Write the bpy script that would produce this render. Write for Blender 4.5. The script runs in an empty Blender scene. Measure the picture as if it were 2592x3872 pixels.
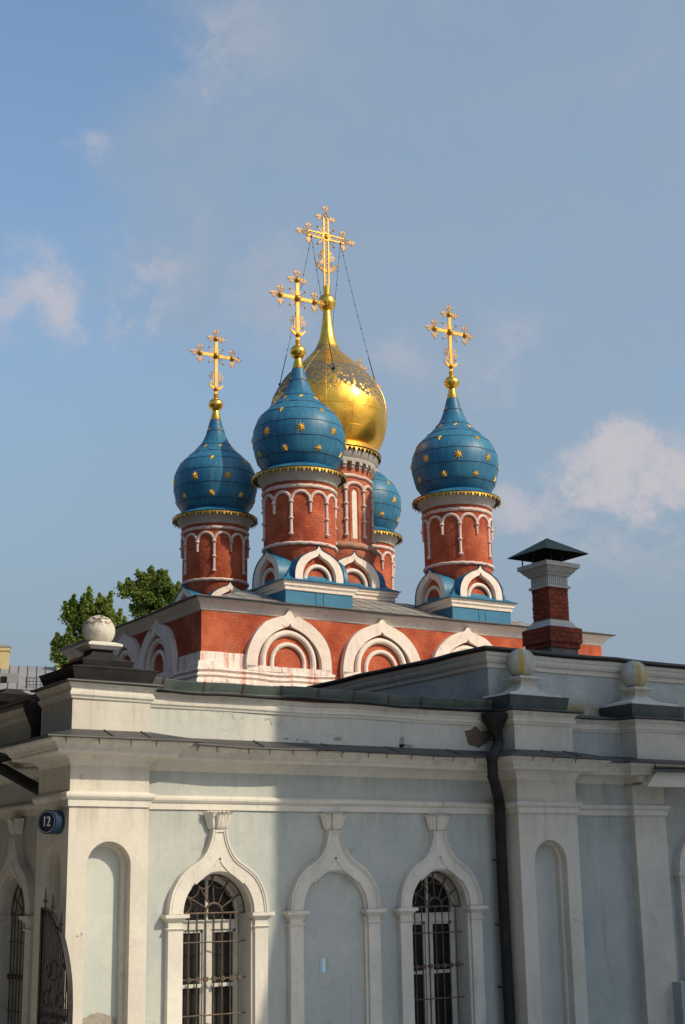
import bpy, bmesh, math, random
from mathutils import Vector, Matrix
import numpy as np

random.seed(7)
PI = math.pi
scene = bpy.context.scene
COL = scene.collection
rad = math.radians

# ------------------------------------------------------------------ camera
F_PX, PITCH, ROLL, YAW = 5375.87, rad(14.6014), rad(-0.9986), rad(56.3905)
EYE = Vector((0, 0, 1.65))
H = Vector((math.cos(YAW), math.sin(YAW), 0)); R0 = Vector((math.sin(YAW), -math.cos(YAW), 0)); ZZ = Vector((0, 0, 1))
FW = math.cos(PITCH) * H + math.sin(PITCH) * ZZ
UP0 = -math.sin(PITCH) * H + math.cos(PITCH) * ZZ
RI = math.cos(ROLL) * R0 + math.sin(ROLL) * UP0
UP = -math.sin(ROLL) * R0 + math.cos(ROLL) * UP0
cam_d = bpy.data.cameras.new('camera')
cam = bpy.data.objects.new('camera', cam_d); COL.objects.link(cam)
cam_d.sensor_fit = 'HORIZONTAL'; cam_d.sensor_width = 36.0
cam_d.lens = 36.0 * F_PX / 2592.0
cam_d.clip_start = 0.1; cam_d.clip_end = 5000
M3 = Matrix((RI, UP, -FW)).transposed()
cam.matrix_world = Matrix.Translation(EYE) @ M3.to_4x4()
scene.camera = cam

# ------------------------------------------------------------------ light
SUNV = Vector((0.58, -1.0, 0.91)).normalized()
SUN_EL = math.asin(SUNV.z); SUN_AZ = math.atan2(SUNV.x, SUNV.y)
sd = bpy.data.lights.new('sun', 'SUN'); sd.energy = 3.1; sd.angle = rad(0.53); sd.color = (1.0, 0.85, 0.62)
so = bpy.data.objects.new('sun', sd); COL.objects.link(so)
so.rotation_euler = SUNV.to_track_quat('Z', 'Y').to_euler(); so.location = (30, -30, 60)
scene.view_settings.view_transform = 'Standard'
scene.view_settings.look = 'None'
scene.view_settings.exposure = 0.35
scene.view_settings.gamma = 1.0


class NT:
    """small helper to write node graphs"""
    def __init__(s, tree):
        s.t = tree; s.t.nodes.clear()
    def n(s, typ, **kw):
        nd = s.t.nodes.new(typ)
        for k, v in kw.items():
            if k.startswith('i_'):
                nd.inputs[int(k[2:])].default_value = v
            else:
                setattr(nd, k, v)
        return nd
    def l(s, a, b): s.t.links.new(a, b)
    def setin(s, sock, v):
        if isinstance(v, bpy.types.NodeSocket): s.l(v, sock)
        else: sock.default_value = v
    def math(s, op, a, b=None, c=None, clamp=False):
        nd = s.t.nodes.new('ShaderNodeMath'); nd.operation = op; nd.use_clamp = clamp
        for i, v in enumerate((a, b, c)):
            if v is not None: s.setin(nd.inputs[i], v)
        return nd.outputs[0]
    def vmath(s, op, a, b=None):
        nd = s.t.nodes.new('ShaderNodeVectorMath'); nd.operation = op
        s.setin(nd.inputs[0], a)
        if b is not None: s.setin(nd.inputs[1], b)
        return nd
    def mix(s, fac, a, b, blend='MIX'):
        nd = s.t.nodes.new('ShaderNodeMix'); nd.data_type = 'RGBA'; nd.blend_type = blend
        s.setin(nd.inputs[0], fac)
        for i, v in ((6, a), (7, b)):
            if isinstance(v, (tuple, list)) and len(v) == 3: v = (*v, 1)
            s.setin(nd.inputs[i], v)
        return nd.outputs[2]
    def noise(s, vec, scale, detail=4, rough=0.55, dist=0.0):
        nd = s.t.nodes.new('ShaderNodeTexNoise')
        if vec is not None: s.l(vec, nd.inputs['Vector'])
        nd.inputs['Scale'].default_value = scale; nd.inputs['Detail'].default_value = detail
        nd.inputs['Roughness'].default_value = rough; nd.inputs['Distortion'].default_value = dist
        return nd.outputs[0]
    def ramp(s, fac, lo, hi):
        nd = s.t.nodes.new('ShaderNodeMapRange'); nd.clamp = True; nd.interpolation_type = 'SMOOTHSTEP'
        s.setin(nd.inputs[0], fac); nd.inputs[1].default_value = lo; nd.inputs[2].default_value = hi
        return nd.outputs[0]
    def scale(s, vec, sc):
        nd = s.t.nodes.new('ShaderNodeVectorMath'); nd.operation = 'MULTIPLY'
        s.l(vec, nd.inputs[0]); nd.inputs[1].default_value = sc
        return nd.outputs[0]
    def obj(s):
        return s.t.nodes.new('ShaderNodeTexCoord').outputs['Object']


# ------------------------------------------------------------------ sky
def pix_dir(dx, dy):
    """direction in which the sky shows a cloud, from the 1568-wide view of the place"""
    k = 2592.0 / 1568.0
    return (FW * F_PX + RI * (dx * k - 1296) - UP * (dy * k - 1936)).normalized()

world = bpy.data.worlds.new('World'); scene.world = world; world.use_nodes = True
w = NT(world.node_tree)
gen = w.n('ShaderNodeTexCoord').outputs['Generated']
sky = w.n('ShaderNodeTexSky', sky_type='NISHITA')
sky.sun_disc = False; sky.sun_elevation = SUN_EL; sky.sun_rotation = SUN_AZ
sky.air_density = 1.35; sky.dust_density = 2.0; sky.ozone_density = 3.0; sky.altitude = 150
base_sky = w.mix(1.0, sky.outputs[0], (1.06, 1.06, 1.03), 'MULTIPLY')
sepz = w.n('ShaderNodeSeparateXYZ'); w.l(gen, sepz.inputs[0])
base_sky = w.mix(w.math('MULTIPLY', w.ramp(sepz.outputs[2], 0.50, 0.06), 0.88), base_sky, (1.38, 1.74, 2.16))
wv = w.noise(gen, 9.0, 5, 0.6)
warp = w.vmath('SCALE', w.n('ShaderNodeTexNoise').outputs['Color'])
wn = w.t.nodes.new('ShaderNodeTexNoise'); w.l(gen, wn.inputs['Vector']); wn.inputs['Scale'].default_value = 7.0; wn.inputs['Detail'].default_value = 7.0; wn.inputs['Roughness'].default_value = 0.62
wsub = w.vmath('SUBTRACT', wn.outputs['Color'], (0.5, 0.5, 0.5))
wsc = w.vmath('SCALE', wsub.outputs[0]); wsc.inputs['Scale'].default_value = 0.16
gw = w.vmath('ADD', gen, wsc.outputs[0]).outputs[0]
det = w.noise(w.scale(gw, (1.0, 1.0, 1.7)), 15.0, 8, 0.62)

def blob(cx, cy, r, soft, wgt, amp=1.0):
    d = pix_dir(cx, cy)
    dist = w.vmath('DISTANCE', gw, tuple(d)).outputs['Value']
    rr = r / 3252.0; ss = soft / 3252.0
    m = w.ramp(dist, rr + ss, max(rr - ss, 0.0))
    return w.math('MULTIPLY', m, wgt)

veil = None
for c in ((860, 40, 470, 90, .85), (1350, 150, 620, 150, .85), (660, 420, 400, 100, .85), (1150, 520, 560, 150, .8), (760, 690, 210, 110, .6), (1040, 780, 260, 110, .7), (520, 1180, 420, 200, .2), (1350, 1380, 420, 230, .6), (950, 1270, 220, 150, .5), (1520, 740, 170, 110, .5), (300, 620, 110, 80, .45)):
    b = blob(*c)
    veil = b if veil is None else w.math('MAXIMUM', veil, b)
veil = w.math('MULTIPLY', veil, w.math('MULTIPLY_ADD', det, 1.1, 0.36))
puff = None
for c in ((75, 705, 85, 50, .8), (0, 740, 60, 45, .7), (290, 672, 70, 46, .9), (392, 108, 28, 20, 1.0), (212, 345, 38, 30, .5), (330, 560, 80, 60, .5), (420, 40, 90, 60, .45), (1420, 1080, 130, 40, 1.0), (1540, 1110, 100, 40, .95), (1220, 1150, 85, 50, .8), (1320, 1065, 70, 40, .9), (1290, 1120, 80, 50, .7), (1480, 1190, 150, 80, .5), (1190, 1180, 70, 50, .75), (1370, 1190, 160, 80, .45), (1560, 1010, 60, 40, .5), (900, 830, 60, 60, .35), (1120, 840, 110, 50, .36), (480, 70, 120, 100, .3), (350, 540, 100, 80, .25), (640, 720, 120, 60, .22), (280, 480, 40, 30, .25)):
    b = blob(*c)
    puff = b if puff is None else w.math('MAXIMUM', puff, b)
det2 = w.noise(gen, 42.0, 6, 0.6)
puff = w.math('MULTIPLY', puff, w.ramp(w.math('MULTIPLY_ADD', det2, 0.35, det), 0.50, 0.80))
sky1 = w.mix(w.math('MULTIPLY', veil, 0.85, clamp=True), base_sky, (1.88, 2.36, 2.95))
sky2 = w.mix(w.math('MULTIPLY', puff, 0.95, clamp=True), sky1, (3.35, 3.2, 3.45))
bg = w.n('ShaderNodeBackground'); bg.inputs['Strength'].default_value = 0.130
w.l(sky2, bg.inputs['Color'])
wo = w.n('ShaderNodeOutputWorld'); w.l(bg.outputs[0], wo.inputs[0])


# ------------------------------------------------------------------ materials
def new_mat(name):
    m = bpy.data.materials.new(name); m.use_nodes = True
    g = NT(m.node_tree)
    b = g.n('ShaderNodeBsdfPrincipled'); o = g.n('ShaderNodeOutputMaterial'); g.l(b.outputs[0], o.inputs[0])
    return m, g, b

def bump(g, b, h, dist, strength=1.0):
    nd = g.n('ShaderNodeBump'); nd.inputs['Distance'].default_value = dist; nd.inputs['Strength'].default_value = strength
    g.l(h, nd.inputs['Height']); g.l(nd.outputs[0], b.inputs['Normal'])

def stucco(name, c1, c2, dirt=(0.16, 0.15, 0.13), damt=0.5, cracks=0.5, bmp=0.012, bare=0.0, barec=(0.3, 0.29, 0.27), rough=0.9, ledges=()):
    m, g, b = new_mat(name); v = g.obj()
    big = g.noise(v, 0.9, 6, 0.6)
    mid = g.noise(v, 4.5, 6, 0.65)
    col = g.mix(g.ramp(big, 0.35, 0.68), c1, c2)
    str_ = g.noise(g.scale(v, (5.0, 5.0, 0.45)), 1.6, 6, 0.65)
    sm = g.math('MULTIPLY', g.ramp(str_, 0.52, 0.82), damt)
    col = g.mix(sm, col, dirt)
    blot = g.math('MULTIPLY', g.ramp(mid, 0.56, 0.78), damt * 0.6)
    col = g.mix(blot, col, dirt)
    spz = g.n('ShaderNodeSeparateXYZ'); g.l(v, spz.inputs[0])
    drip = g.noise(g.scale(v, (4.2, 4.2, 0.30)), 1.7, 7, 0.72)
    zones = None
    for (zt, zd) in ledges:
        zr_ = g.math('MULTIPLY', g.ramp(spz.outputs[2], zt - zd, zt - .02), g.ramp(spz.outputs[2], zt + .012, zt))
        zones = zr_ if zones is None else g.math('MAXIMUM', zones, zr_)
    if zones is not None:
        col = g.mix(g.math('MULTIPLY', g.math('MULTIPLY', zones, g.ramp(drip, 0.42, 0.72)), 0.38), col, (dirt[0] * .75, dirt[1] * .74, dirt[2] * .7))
    fine = g.noise(v, 38, 4, 0.7)
    mot = g.noise(v, 9.0, 6, 0.7)
    col = g.mix(g.math('MULTIPLY', g.ramp(mot, 0.30, 0.72), 0.16), col, (c2[0] * 0.72, c2[1] * 0.70, c2[2] * 0.66))
    h = g.math('ADD', g.math('MULTIPLY', mid, 0.8), g.math('MULTIPLY', fine, 0.25))
    patch = g.ramp(g.noise(v, 1.25, 3, 0.45), 0.555, 0.575)
    col = g.mix(g.math('MULTIPLY', patch, 0.22), col, (min(c1[0] * 1.12, .8), min(c1[1] * 1.10, .78), c1[2] * 1.06))
    if cracks > 0:
        wn2 = g.t.nodes.new('ShaderNodeTexNoise'); g.l(v, wn2.inputs['Vector']); wn2.inputs['Scale'].default_value = 3.2; wn2.inputs['Detail'].default_value = 6
        ws = g.vmath('SCALE', wn2.outputs['Color']); ws.inputs['Scale'].default_value = 0.55
        vv = g.vmath('ADD', v, ws.outputs[0]).outputs[0]
        vo = g.t.nodes.new('ShaderNodeTexVoronoi'); vo.feature = 'DISTANCE_TO_EDGE'; g.l(vv, vo.inputs['Vector']); vo.inputs['Scale'].default_value = 1.5
        cr = g.ramp(vo.outputs['Distance'], 0.0065, 0.0)
        cm = g.math('MULTIPLY', cr, g.ramp(g.noise(v, 0.8, 3), 0.48, 0.6))
        cm = g.math('MULTIPLY', cm, cracks * 0.6)
        col = g.mix(cm, col, (0.12, 0.11, 0.10))
        h = g.math('SUBTRACT', h, g.math('MULTIPLY', cm, 0.5))
    if bare > 0:
        fl = g.math('MULTIPLY', g.ramp(g.noise(v, 2.3, 8, 0.7), 0.73 - bare * 0.2, 0.745 - bare * 0.2), 1.0)
        col = g.mix(fl, col, barec)
        h = g.math('SUBTRACT', h, g.math('MULTIPLY', fl, 0.6))
    g.l(col, b.inputs['Base Color']); b.inputs['Roughness'].default_value = rough
    b.inputs['Specular IOR Level'].default_value = 0.25
    bump(g, b, h, bmp)
    return m

def plain(name, c1, c2, rough=0.6, metallic=0.0, scale=3.0, bmp=0.004, spec=0.5, streak=False, fine=0.0):
    m, g, b = new_mat(name); v = g.obj()
    vv = g.scale(v, (3.0, 3.0, 0.5)) if streak else v
    n1 = g.noise(vv, scale, 7, 0.62)
    col = g.mix(g.ramp(n1, 0.3, 0.7), c1, c2)
    g.l(col, b.inputs['Base Color']); b.inputs['Roughness'].default_value = rough; b.inputs['Metallic'].default_value = metallic
    b.inputs['Specular IOR Level'].default_value = spec
    if bmp: bump(g, b, g.noise(v, scale * 5, 5, 0.6), bmp)
    return m

MAT = {}
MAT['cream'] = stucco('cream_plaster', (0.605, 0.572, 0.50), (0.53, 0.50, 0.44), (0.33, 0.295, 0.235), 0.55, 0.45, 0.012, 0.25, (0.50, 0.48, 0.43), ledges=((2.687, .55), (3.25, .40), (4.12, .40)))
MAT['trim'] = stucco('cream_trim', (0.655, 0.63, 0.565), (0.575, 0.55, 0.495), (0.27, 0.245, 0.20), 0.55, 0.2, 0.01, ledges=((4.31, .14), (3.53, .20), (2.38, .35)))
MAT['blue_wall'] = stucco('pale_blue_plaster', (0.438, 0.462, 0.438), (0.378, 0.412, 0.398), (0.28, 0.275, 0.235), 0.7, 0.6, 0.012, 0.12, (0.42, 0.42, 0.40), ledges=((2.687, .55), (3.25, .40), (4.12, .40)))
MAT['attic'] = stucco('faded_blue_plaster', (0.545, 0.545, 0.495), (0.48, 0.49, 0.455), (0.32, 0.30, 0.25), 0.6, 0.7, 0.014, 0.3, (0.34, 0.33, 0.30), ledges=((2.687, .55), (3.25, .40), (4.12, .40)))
MAT['niche'] = stucco('niche_plaster', (0.49, 0.515, 0.475), (0.44, 0.475, 0.445), (0.36, 0.385, 0.36), 0.3, 0.4, 0.008)
MAT['darker_blue'] = stucco('weathered_blue_plaster', (0.36, 0.40, 0.385), (0.31, 0.35, 0.34), (0.44, 0.43, 0.40), 0.5, 0.4, 0.014)  # deeper tone than the main blue wall plaster
MAT['roof_dark'] = plain('dark_roof_metal', (0.030, 0.031, 0.033), (0.058, 0.056, 0.054), 0.55, 0.0, 2.5, 0.004, 0.4)
MAT['black_metal'] = plain('black_sheet_metal', (0.016, 0.0155, 0.015), (0.030, 0.0285, 0.027), 0.75, 0.0, 3, 0.006, 0.2)
MAT['green_metal'] = plain('old_copper_gutter', (0.055, 0.078, 0.074), (0.105, 0.13, 0.118), 0.55, 0.0, 2.2, 0.006, 0.4)
MAT['iron'] = plain('wrought_iron', (0.010, 0.010, 0.011), (0.020, 0.019, 0.018), 0.6, 0.0, 8, 0.002, 0.25)
MAT['rust_iron'] = plain('rusty_iron', (0.06, 0.045, 0.035), (0.13, 0.09, 0.06), 0.6, 0.2, 12, 0.002, 0.4)
MAT['glass'] = plain('dark_window_glass', (0.008, 0.009, 0.010), (0.022, 0.022, 0.02), 0.12, 0.0, 0.8, 0.0, 0.22)
MAT['frame'] = plain('white_painted_wood', (0.56, 0.545, 0.49), (0.47, 0.45, 0.40), 0.5, 0, 6, 0.002, 0.4)
MAT['tan_frame'] = plain('inner_wood', (0.12, 0.095, 0.06), (0.08, 0.06, 0.04), 0.7, 0, 6, 0.002, 0.2)
MAT['white_brick_paint'] = stucco('whitewash', (0.79, 0.70, 0.62), (0.72, 0.61, 0.53), (0.45, 0.26, 0.19), 0.55, 0.0, 0.03, 0.35, (0.42, 0.27, 0.20))
MAT['pale_cornice'] = stucco('grey_cornice_paint', (0.72, 0.665, 0.60), (0.62, 0.57, 0.51), (0.28, 0.21, 0.16), 0.6, 0.0, 0.012)

def pink_base():
    m, g, b = new_mat('whitewash_with_red_runs'); v = g.obj()
    n1 = g.noise(g.scale(v, (4.0, 4.0, 0.35)), 1.9, 5, 0.6)
    col = g.mix(g.ramp(n1, 0.46, 0.72), (0.79, 0.70, 0.63), (0.60, 0.28, 0.20))
    n2 = g.noise(v, 6, 6, 0.65)
    col = g.mix(g.math('MULTIPLY', g.ramp(n2, 0.55, 0.75), 0.35), col, (0.32, 0.25, 0.22))
    g.l(col, b.inputs['Base Color']); b.inputs['Roughness'].default_value = 0.9; b.inputs['Specular IOR Level'].default_value = 0.2
    bump(g, b, n2, 0.04)
    return m
MAT['pink_base'] = pink_base()

def red_brick_paint(name, c1, c2, bare=0.3):
    m, g, b = new_mat(name); v = g.obj()
    sp = g.n('ShaderNodeSeparateXYZ'); g.l(v, sp.inputs[0])
    ang = g.math('ADD', sp.outputs[0], g.math('MULTIPLY', sp.outputs[1], 0.93))
    cb = g.n('ShaderNodeCombineXYZ'); g.l(ang, cb.inputs[0]); g.l(sp.outputs[2], cb.inputs[1])
    br = g.n('ShaderNodeTexBrick'); g.l(cb.outputs[0], br.inputs['Vector']); br.inputs['Scale'].default_value = 1.0
    br.inputs['Brick Width'].default_value = 0.30; br.inputs['Row Height'].default_value = 0.088; br.inputs['Mortar Size'].default_value = 0.011; br.inputs['Mortar Smooth'].default_value = 0.6
    br.inputs['Color1'].default_value = (0, 0, 0, 1); br.inputs['Color2'].default_value = (1, 1, 1, 1); br.inputs['Mortar'].default_value = (0.5, 0.5, 0.5, 1)
    big = g.noise(v, 1.1, 6, 0.62); mid = g.noise(v, 5.0, 7, 0.7)
    col = g.mix(g.ramp(big, 0.32, 0.7), c1, c2)
    dk = g.math('MULTIPLY', g.ramp(mid, 0.5, 0.75), 0.35)
    col = g.mix(dk, col, (c1[0] * 0.55, c1[1] * 0.5, c1[2] * 0.5))
    run = g.math('MULTIPLY', g.ramp(g.noise(g.scale(v, (5, 5, 0.5)), 1.5, 5), 0.55, 0.8), 0.4)
    col = g.mix(run, col, (0.58, 0.25, 0.16))
    wear = g.math('MULTIPLY', g.ramp(g.noise(v, 1.7, 8, 0.68), 0.56, 0.64), bare)
    bcol = g.mix(br.outputs['Color'], (0.36, 0.13, 0.065), (0.24, 0.08, 0.05))
    bcol = g.mix(br.outputs['Fac'], bcol, (0.40, 0.24, 0.17))
    col = g.mix(wear, col, bcol)
    sp_ = g.math('MULTIPLY', g.ramp(g.noise(v, 16, 3, 0.5), 0.70, 0.74), 0.5)
    col = g.mix(sp_, col, (0.62, 0.42, 0.32))
    g.l(col, b.inputs['Base Color']); b.inputs['Roughness'].default_value = 0.88; b.inputs['Specular IOR Level'].default_value = 0.2
    h = g.math('ADD', g.math('MULTIPLY', g.math('MULTIPLY', br.outputs['Fac'], g.math('MULTIPLY_ADD', wear, 0.8, 0.16)), -0.35), g.math('MULTIPLY', mid, 1.0))
    bump(g, b, h, 0.045)
    return m
MAT['shade_cavetto'] = stucco('shade_grey_cornice', (0.47, 0.44, 0.39), (0.38, 0.35, 0.31), (0.20, 0.16, 0.13), 0.6, 0.0, 0.015)  # some grime, but mainly the eave's shade put into the grey
MAT['ring_brown'] = stucco('dirty_pinkish_ring', (0.42, 0.26, 0.19), (0.34, 0.18, 0.12), (0.18, 0.10, 0.07), 0.6, 0, 0.02)
MAT['red'] = red_brick_paint('red_painted_brick', (0.305, 0.056, 0.027), (0.52, 0.135, 0.066), 0.40)
MAT['red_bare'] = red_brick_paint('worn_red_brick', (0.38, 0.095, 0.050), (0.50, 0.18, 0.105), 0.8)

def blue_sheet(name='blue_painted_sheet'):
    m, g, b = new_mat(name); v = g.obj()
    n1 = g.noise(v, 1.3, 6, 0.6); n2 = g.noise(g.scale(v, (6, 6, 0.7)), 1.5, 5, 0.6)
    col = g.mix(g.ramp(n1, 0.3, 0.72), (0.014, 0.105, 0.208), (0.030, 0.158, 0.258))
    col = g.mix(g.math('MULTIPLY', g.ramp(n2, 0.48, 0.75), 0.65), col, (0.075, 0.215, 0.285))
    g.l(col, b.inputs['Base Color']); b.inputs['Roughness'].default_value = 0.45; b.inputs['Specular IOR Level'].default_value = 0.32
    bump(g, b, g.noise(v, 2.2, 2, 0.5), 0.03, 0.6)
    return m
MAT['blue'] = blue_sheet()
MAT['plinth_blue'] = plain('flat_blue_plinth_paint', (0.022, 0.135, 0.245), (0.035, 0.165, 0.265), 0.55, 0, 1.5, 0.01, 0.3)
MAT['seam'] = plain('dark_blue_seam', (0.008, 0.035, 0.07), (0.015, 0.05, 0.09), 0.6, 0, 3, 0)

def gold(name, c=(0.86, 0.50, 0.085), rough=0.24, worn=False):
    m, g, b = new_mat(name); v = g.obj()
    n1 = g.noise(v, 3.5, 5, 0.6)
    col = g.mix(g.ramp(n1, 0.3, 0.7), c, (c[0] * 0.9, c[1] * 0.86, c[2] * 0.75))
    b.inputs['Metallic'].default_value = 1.0
    if not worn:
        g.l(col, b.inputs['Base Color']); b.inputs['Roughness'].default_value = rough
        bump(g, b, g.noise(v, 14, 3), 0.003, 0.5)
        return m
    sp = g.n('ShaderNodeSeparateXYZ'); g.l(v, sp.inputs[0])
    ang = g.math('ARCTAN2', sp.outputs[1], sp.outputs[0]); z = sp.outputs[2]
    # gold leaf squares: cells in (angle, height), each kept or lost by chance
    zr = g.math('MULTIPLY', z, 11.0); row = g.math('FLOOR', zr)
    off = g.n('ShaderNodeTexWhiteNoise', noise_dimensions='1D'); g.l(row, off.inputs['W'])
    ar = g.math('ADD', g.math('MULTIPLY', ang, 16.0), off.outputs['Value'])
    wv_ = g.noise(v, 5.5, 5, 0.7)
    jit = g.math('MULTIPLY', g.math('SUBTRACT', wv_, 0.5), 0.6)
    fx = g.math('FRACT', g.math('ADD', ar, jit)); fz = g.math('FRACT', g.math('ADD', zr, jit))
    cb = g.n('ShaderNodeCombineXYZ'); g.l(g.math('FLOOR', ar), cb.inputs[0]); g.l(row, cb.inputs[1])
    wn_ = g.n('ShaderNodeTexWhiteNoise', noise_dimensions='2D'); g.l(cb.outputs[0], wn_.inputs['Vector'])
    ex = g.math('MINIMUM', fx, g.math('SUBTRACT', 1.0, fx)); ez = g.math('MINIMUM', fz, g.math('SUBTRACT', 1.0, fz))
    edge = g.math('MINIMUM', ex, ez)
    # loss grows over a belt of the dome where rain and wind strip the leaf
    b1 = g.math('MULTIPLY', g.ramp(z, 15.75, 17.0), g.ramp(z, 17.78, 17.50))
    b2 = g.math('MULTIPLY', g.ramp(z, 17.95, 18.2), g.ramp(z, 18.62, 18.38))
    belt = g.math('ADD', b1, g.math('MULTIPLY', b2, 0.72))
    lowf = g.noise(v, 0.75, 3, 0.5)
    side = g.math('MULTIPLY', g.math('SUBTRACT', lowf, 0.5), 1.3)
    loss = g.math('ADD', g.math('MULTIPLY', belt, 0.86), side)
    keep = g.math('ADD', g.math('MULTIPLY', wn_.outputs['Value'], 0.75), g.math('MULTIPLY', edge, 0.75))
    keep = g.math('ADD', keep, g.math('MULTIPLY', g.math('SUBTRACT', wv_, 0.5), 0.55))
    bare = g.ramp(g.math('SUBTRACT', loss, keep), 0.10, 0.16)
    joint = g.math('MULTIPLY', g.ramp(edge, 0.16, 0.10), g.math('MULTIPLY', g.ramp(z, 16.1, 16.5), g.ramp(z, 17.6, 17.3)))
    joint = g.math('MULTIPLY', joint, g.ramp(g.math('ADD', wv_, side), 0.42, 0.52))
    bare = g.math('MAXIMUM', bare, joint)
    grey = g.mix(g.noise(v, 3, 5), (0.085, 0.078, 0.066), (0.135, 0.115, 0.08))
    col = g.mix(bare, col, grey)
    # riveted sheet seams
    g.l(col, b.inputs['Base Color'])
    g.l(g.math('SUBTRACT', 1.0, g.math('MULTIPLY', bare, 0.85)), b.inputs['Metallic'])
    g.l(g.math('ADD', rough, g.math('MULTIPLY', bare, 0.36)), b.inputs['Roughness'])
    h = g.math('ADD', g.math('MULTIPLY', g.noise(v, 1.6, 3, 0.5), 1.0), g.math('MULTIPLY', bare, -0.05))
    bump(g, b, h, 0.06, 0.5)
    return m
MAT['gold'] = gold('gilding', (0.92, 0.54, 0.095), 0.27)
def gold_flat():
    m, g, b = new_mat('flat_gilding'); v = g.obj()
    n1 = g.noise(v, 5, 5, 0.6)
    g.l(g.mix(g.ramp(n1, 0.3, 0.7), (0.56, 0.30, 0.032), (0.46, 0.225, 0.024)), b.inputs['Base Color'])
    b.inputs['Metallic'].default_value = 0.45; b.inputs['Roughness'].default_value = 0.42
    return m
MAT['gold_flat'] = gold_flat()
MAT['star_gold'] = plain('star_gilding', (0.80, 0.47, 0.055), (0.70, 0.39, 0.045), 0.36, 0.5, 5, 0, 0.5)
MAT['gold_matt'] = gold('matt_gilding', (0.80, 0.50, 0.11), 0.42)
MAT['gold_worn'] = gold('worn_gilding', (0.95, 0.53, 0.085), 0.34, True)

def brick_mat():
    m, g, b = new_mat('chimney_brick'); v = g.obj()
    gi = g.n('ShaderNodeNewGeometry')
    col = g.mix(gi.outputs['Random Per Island'], (0.30, 0.062, 0.030), (0.17, 0.040, 0.026))
    n1 = g.noise(v, 9, 6, 0.65)
    col = g.mix(g.math('MULTIPLY', g.ramp(n1, 0.52, 0.75), 0.5), col, (0.07, 0.05, 0.045))
    g.l(col, b.inputs['Base Color']); b.inputs['Roughness'].default_value = 0.9; b.inputs['Specular IOR Level'].default_value = 0.2
    bump(g, b, g.noise(v, 30, 4), 0.008)
    return m
MAT['brick'] = brick_mat()
MAT['mortar'] = plain('mortar', (0.22, 0.20, 0.18), (0.14, 0.125, 0.11), 0.95, 0, 8, 0.01, 0.1)
MAT['concrete'] = stucco('cast_concrete', (0.50, 0.49, 0.46), (0.42, 0.41, 0.385), (0.22, 0.21, 0.19), 0.45, 0, 0.006)
MAT['green_hood'] = plain('green_roof_paint', (0.042, 0.07, 0.055), (0.075, 0.105, 0.08), 0.75, 0, 2.5, 0.004, 0.2)
MAT['beige_roof'] = plain('grey_beige_roof_sheet', (0.30, 0.285, 0.25), (0.24, 0.225, 0.20), 0.6, 0, 2.0, 0.004, 0.35, True)
MAT['soot'] = plain('soot', (0.01, 0.01, 0.01), (0.02, 0.02, 0.02), 0.9, 0, 3, 0, 0.1)
MAT['cement'] = plain('grey_cement_patch', (0.30, 0.275, 0.23), (0.36, 0.335, 0.29), 0.95, 0, 10, 0.02, 0.1)

def ball_mat(name, stain):
    m, g, b = new_mat(name); v = g.obj()
    n1 = g.noise(v, 6, 7, 0.68); n2 = g.noise(v, 22, 4, 0.6)
    col = g.mix(g.ramp(n1, 0.35, 0.7), (0.64, 0.60, 0.51) if stain == 'moss' else (0.50, 0.48, 0.41), (0.48, 0.45, 0.38) if stain == 'moss' else (0.36, 0.345, 0.29))
    if stain == 'moss':
        sp = g.n('ShaderNodeSeparateXYZ'); g.l(v, sp.inputs[0])
        top = g.ramp(g.math('ADD', sp.outputs[2], g.math('MULTIPLY', n2, 0.16)), 0.10, 0.20)
        col = g.mix(g.math('MULTIPLY', top, g.ramp(n2, 0.42, 0.6)), col, (0.09, 0.07, 0.05))
    else:
        sp = g.n('ShaderNodeSeparateXYZ'); g.l(v, sp.inputs[0])
        a = g.math('ARCTAN2', sp.outputs[1], sp.outputs[0])
        band = None
        for c, wd in stain:
            d = g.math('ABSOLUTE', g.math('SUBTRACT', a, g.math('ADD', c, g.math('MULTIPLY', g.math('SUBTRACT', n1, 0.5), 0.2))))
            k = g.ramp(d, wd, wd * 0.55)
            band = k if band is None else g.math('MAXIMUM', band, k)
        band = g.math('MULTIPLY', band, g.math('MULTIPLY_ADD', n1, 0.5, 0.6), clamp=True)
        col = g.mix(band, col, (0.50, 0.35, 0.055))
    g.l(col, b.inputs['Base Color']); b.inputs['Roughness'].default_value = 0.85; b.inputs['Specular IOR Level'].default_value = 0.2
    bump(g, b, g.math('ADD', n1, g.math('MULTIPLY', n2, 0.4)), 0.012 if stain == 'moss' else 0.01)
    return m
MAT['ball_moss'] = ball_mat('weathered_plaster_ball', 'moss')
MAT['ball_a'] = ball_mat('yellow_striped_ball', [(-2.25, 0.24)])
MAT['ball_b'] = ball_mat('yellow_banded_ball', [(-1.25, 0.26), (-1.95, 0.2)])
MAT['ped_white'] = stucco('flaking_pedestal_plaster', (0.62, 0.595, 0.52), (0.50, 0.48, 0.41), (0.34, 0.27, 0.07), 0.95, 0.5, 0.03, 0.35)

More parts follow.
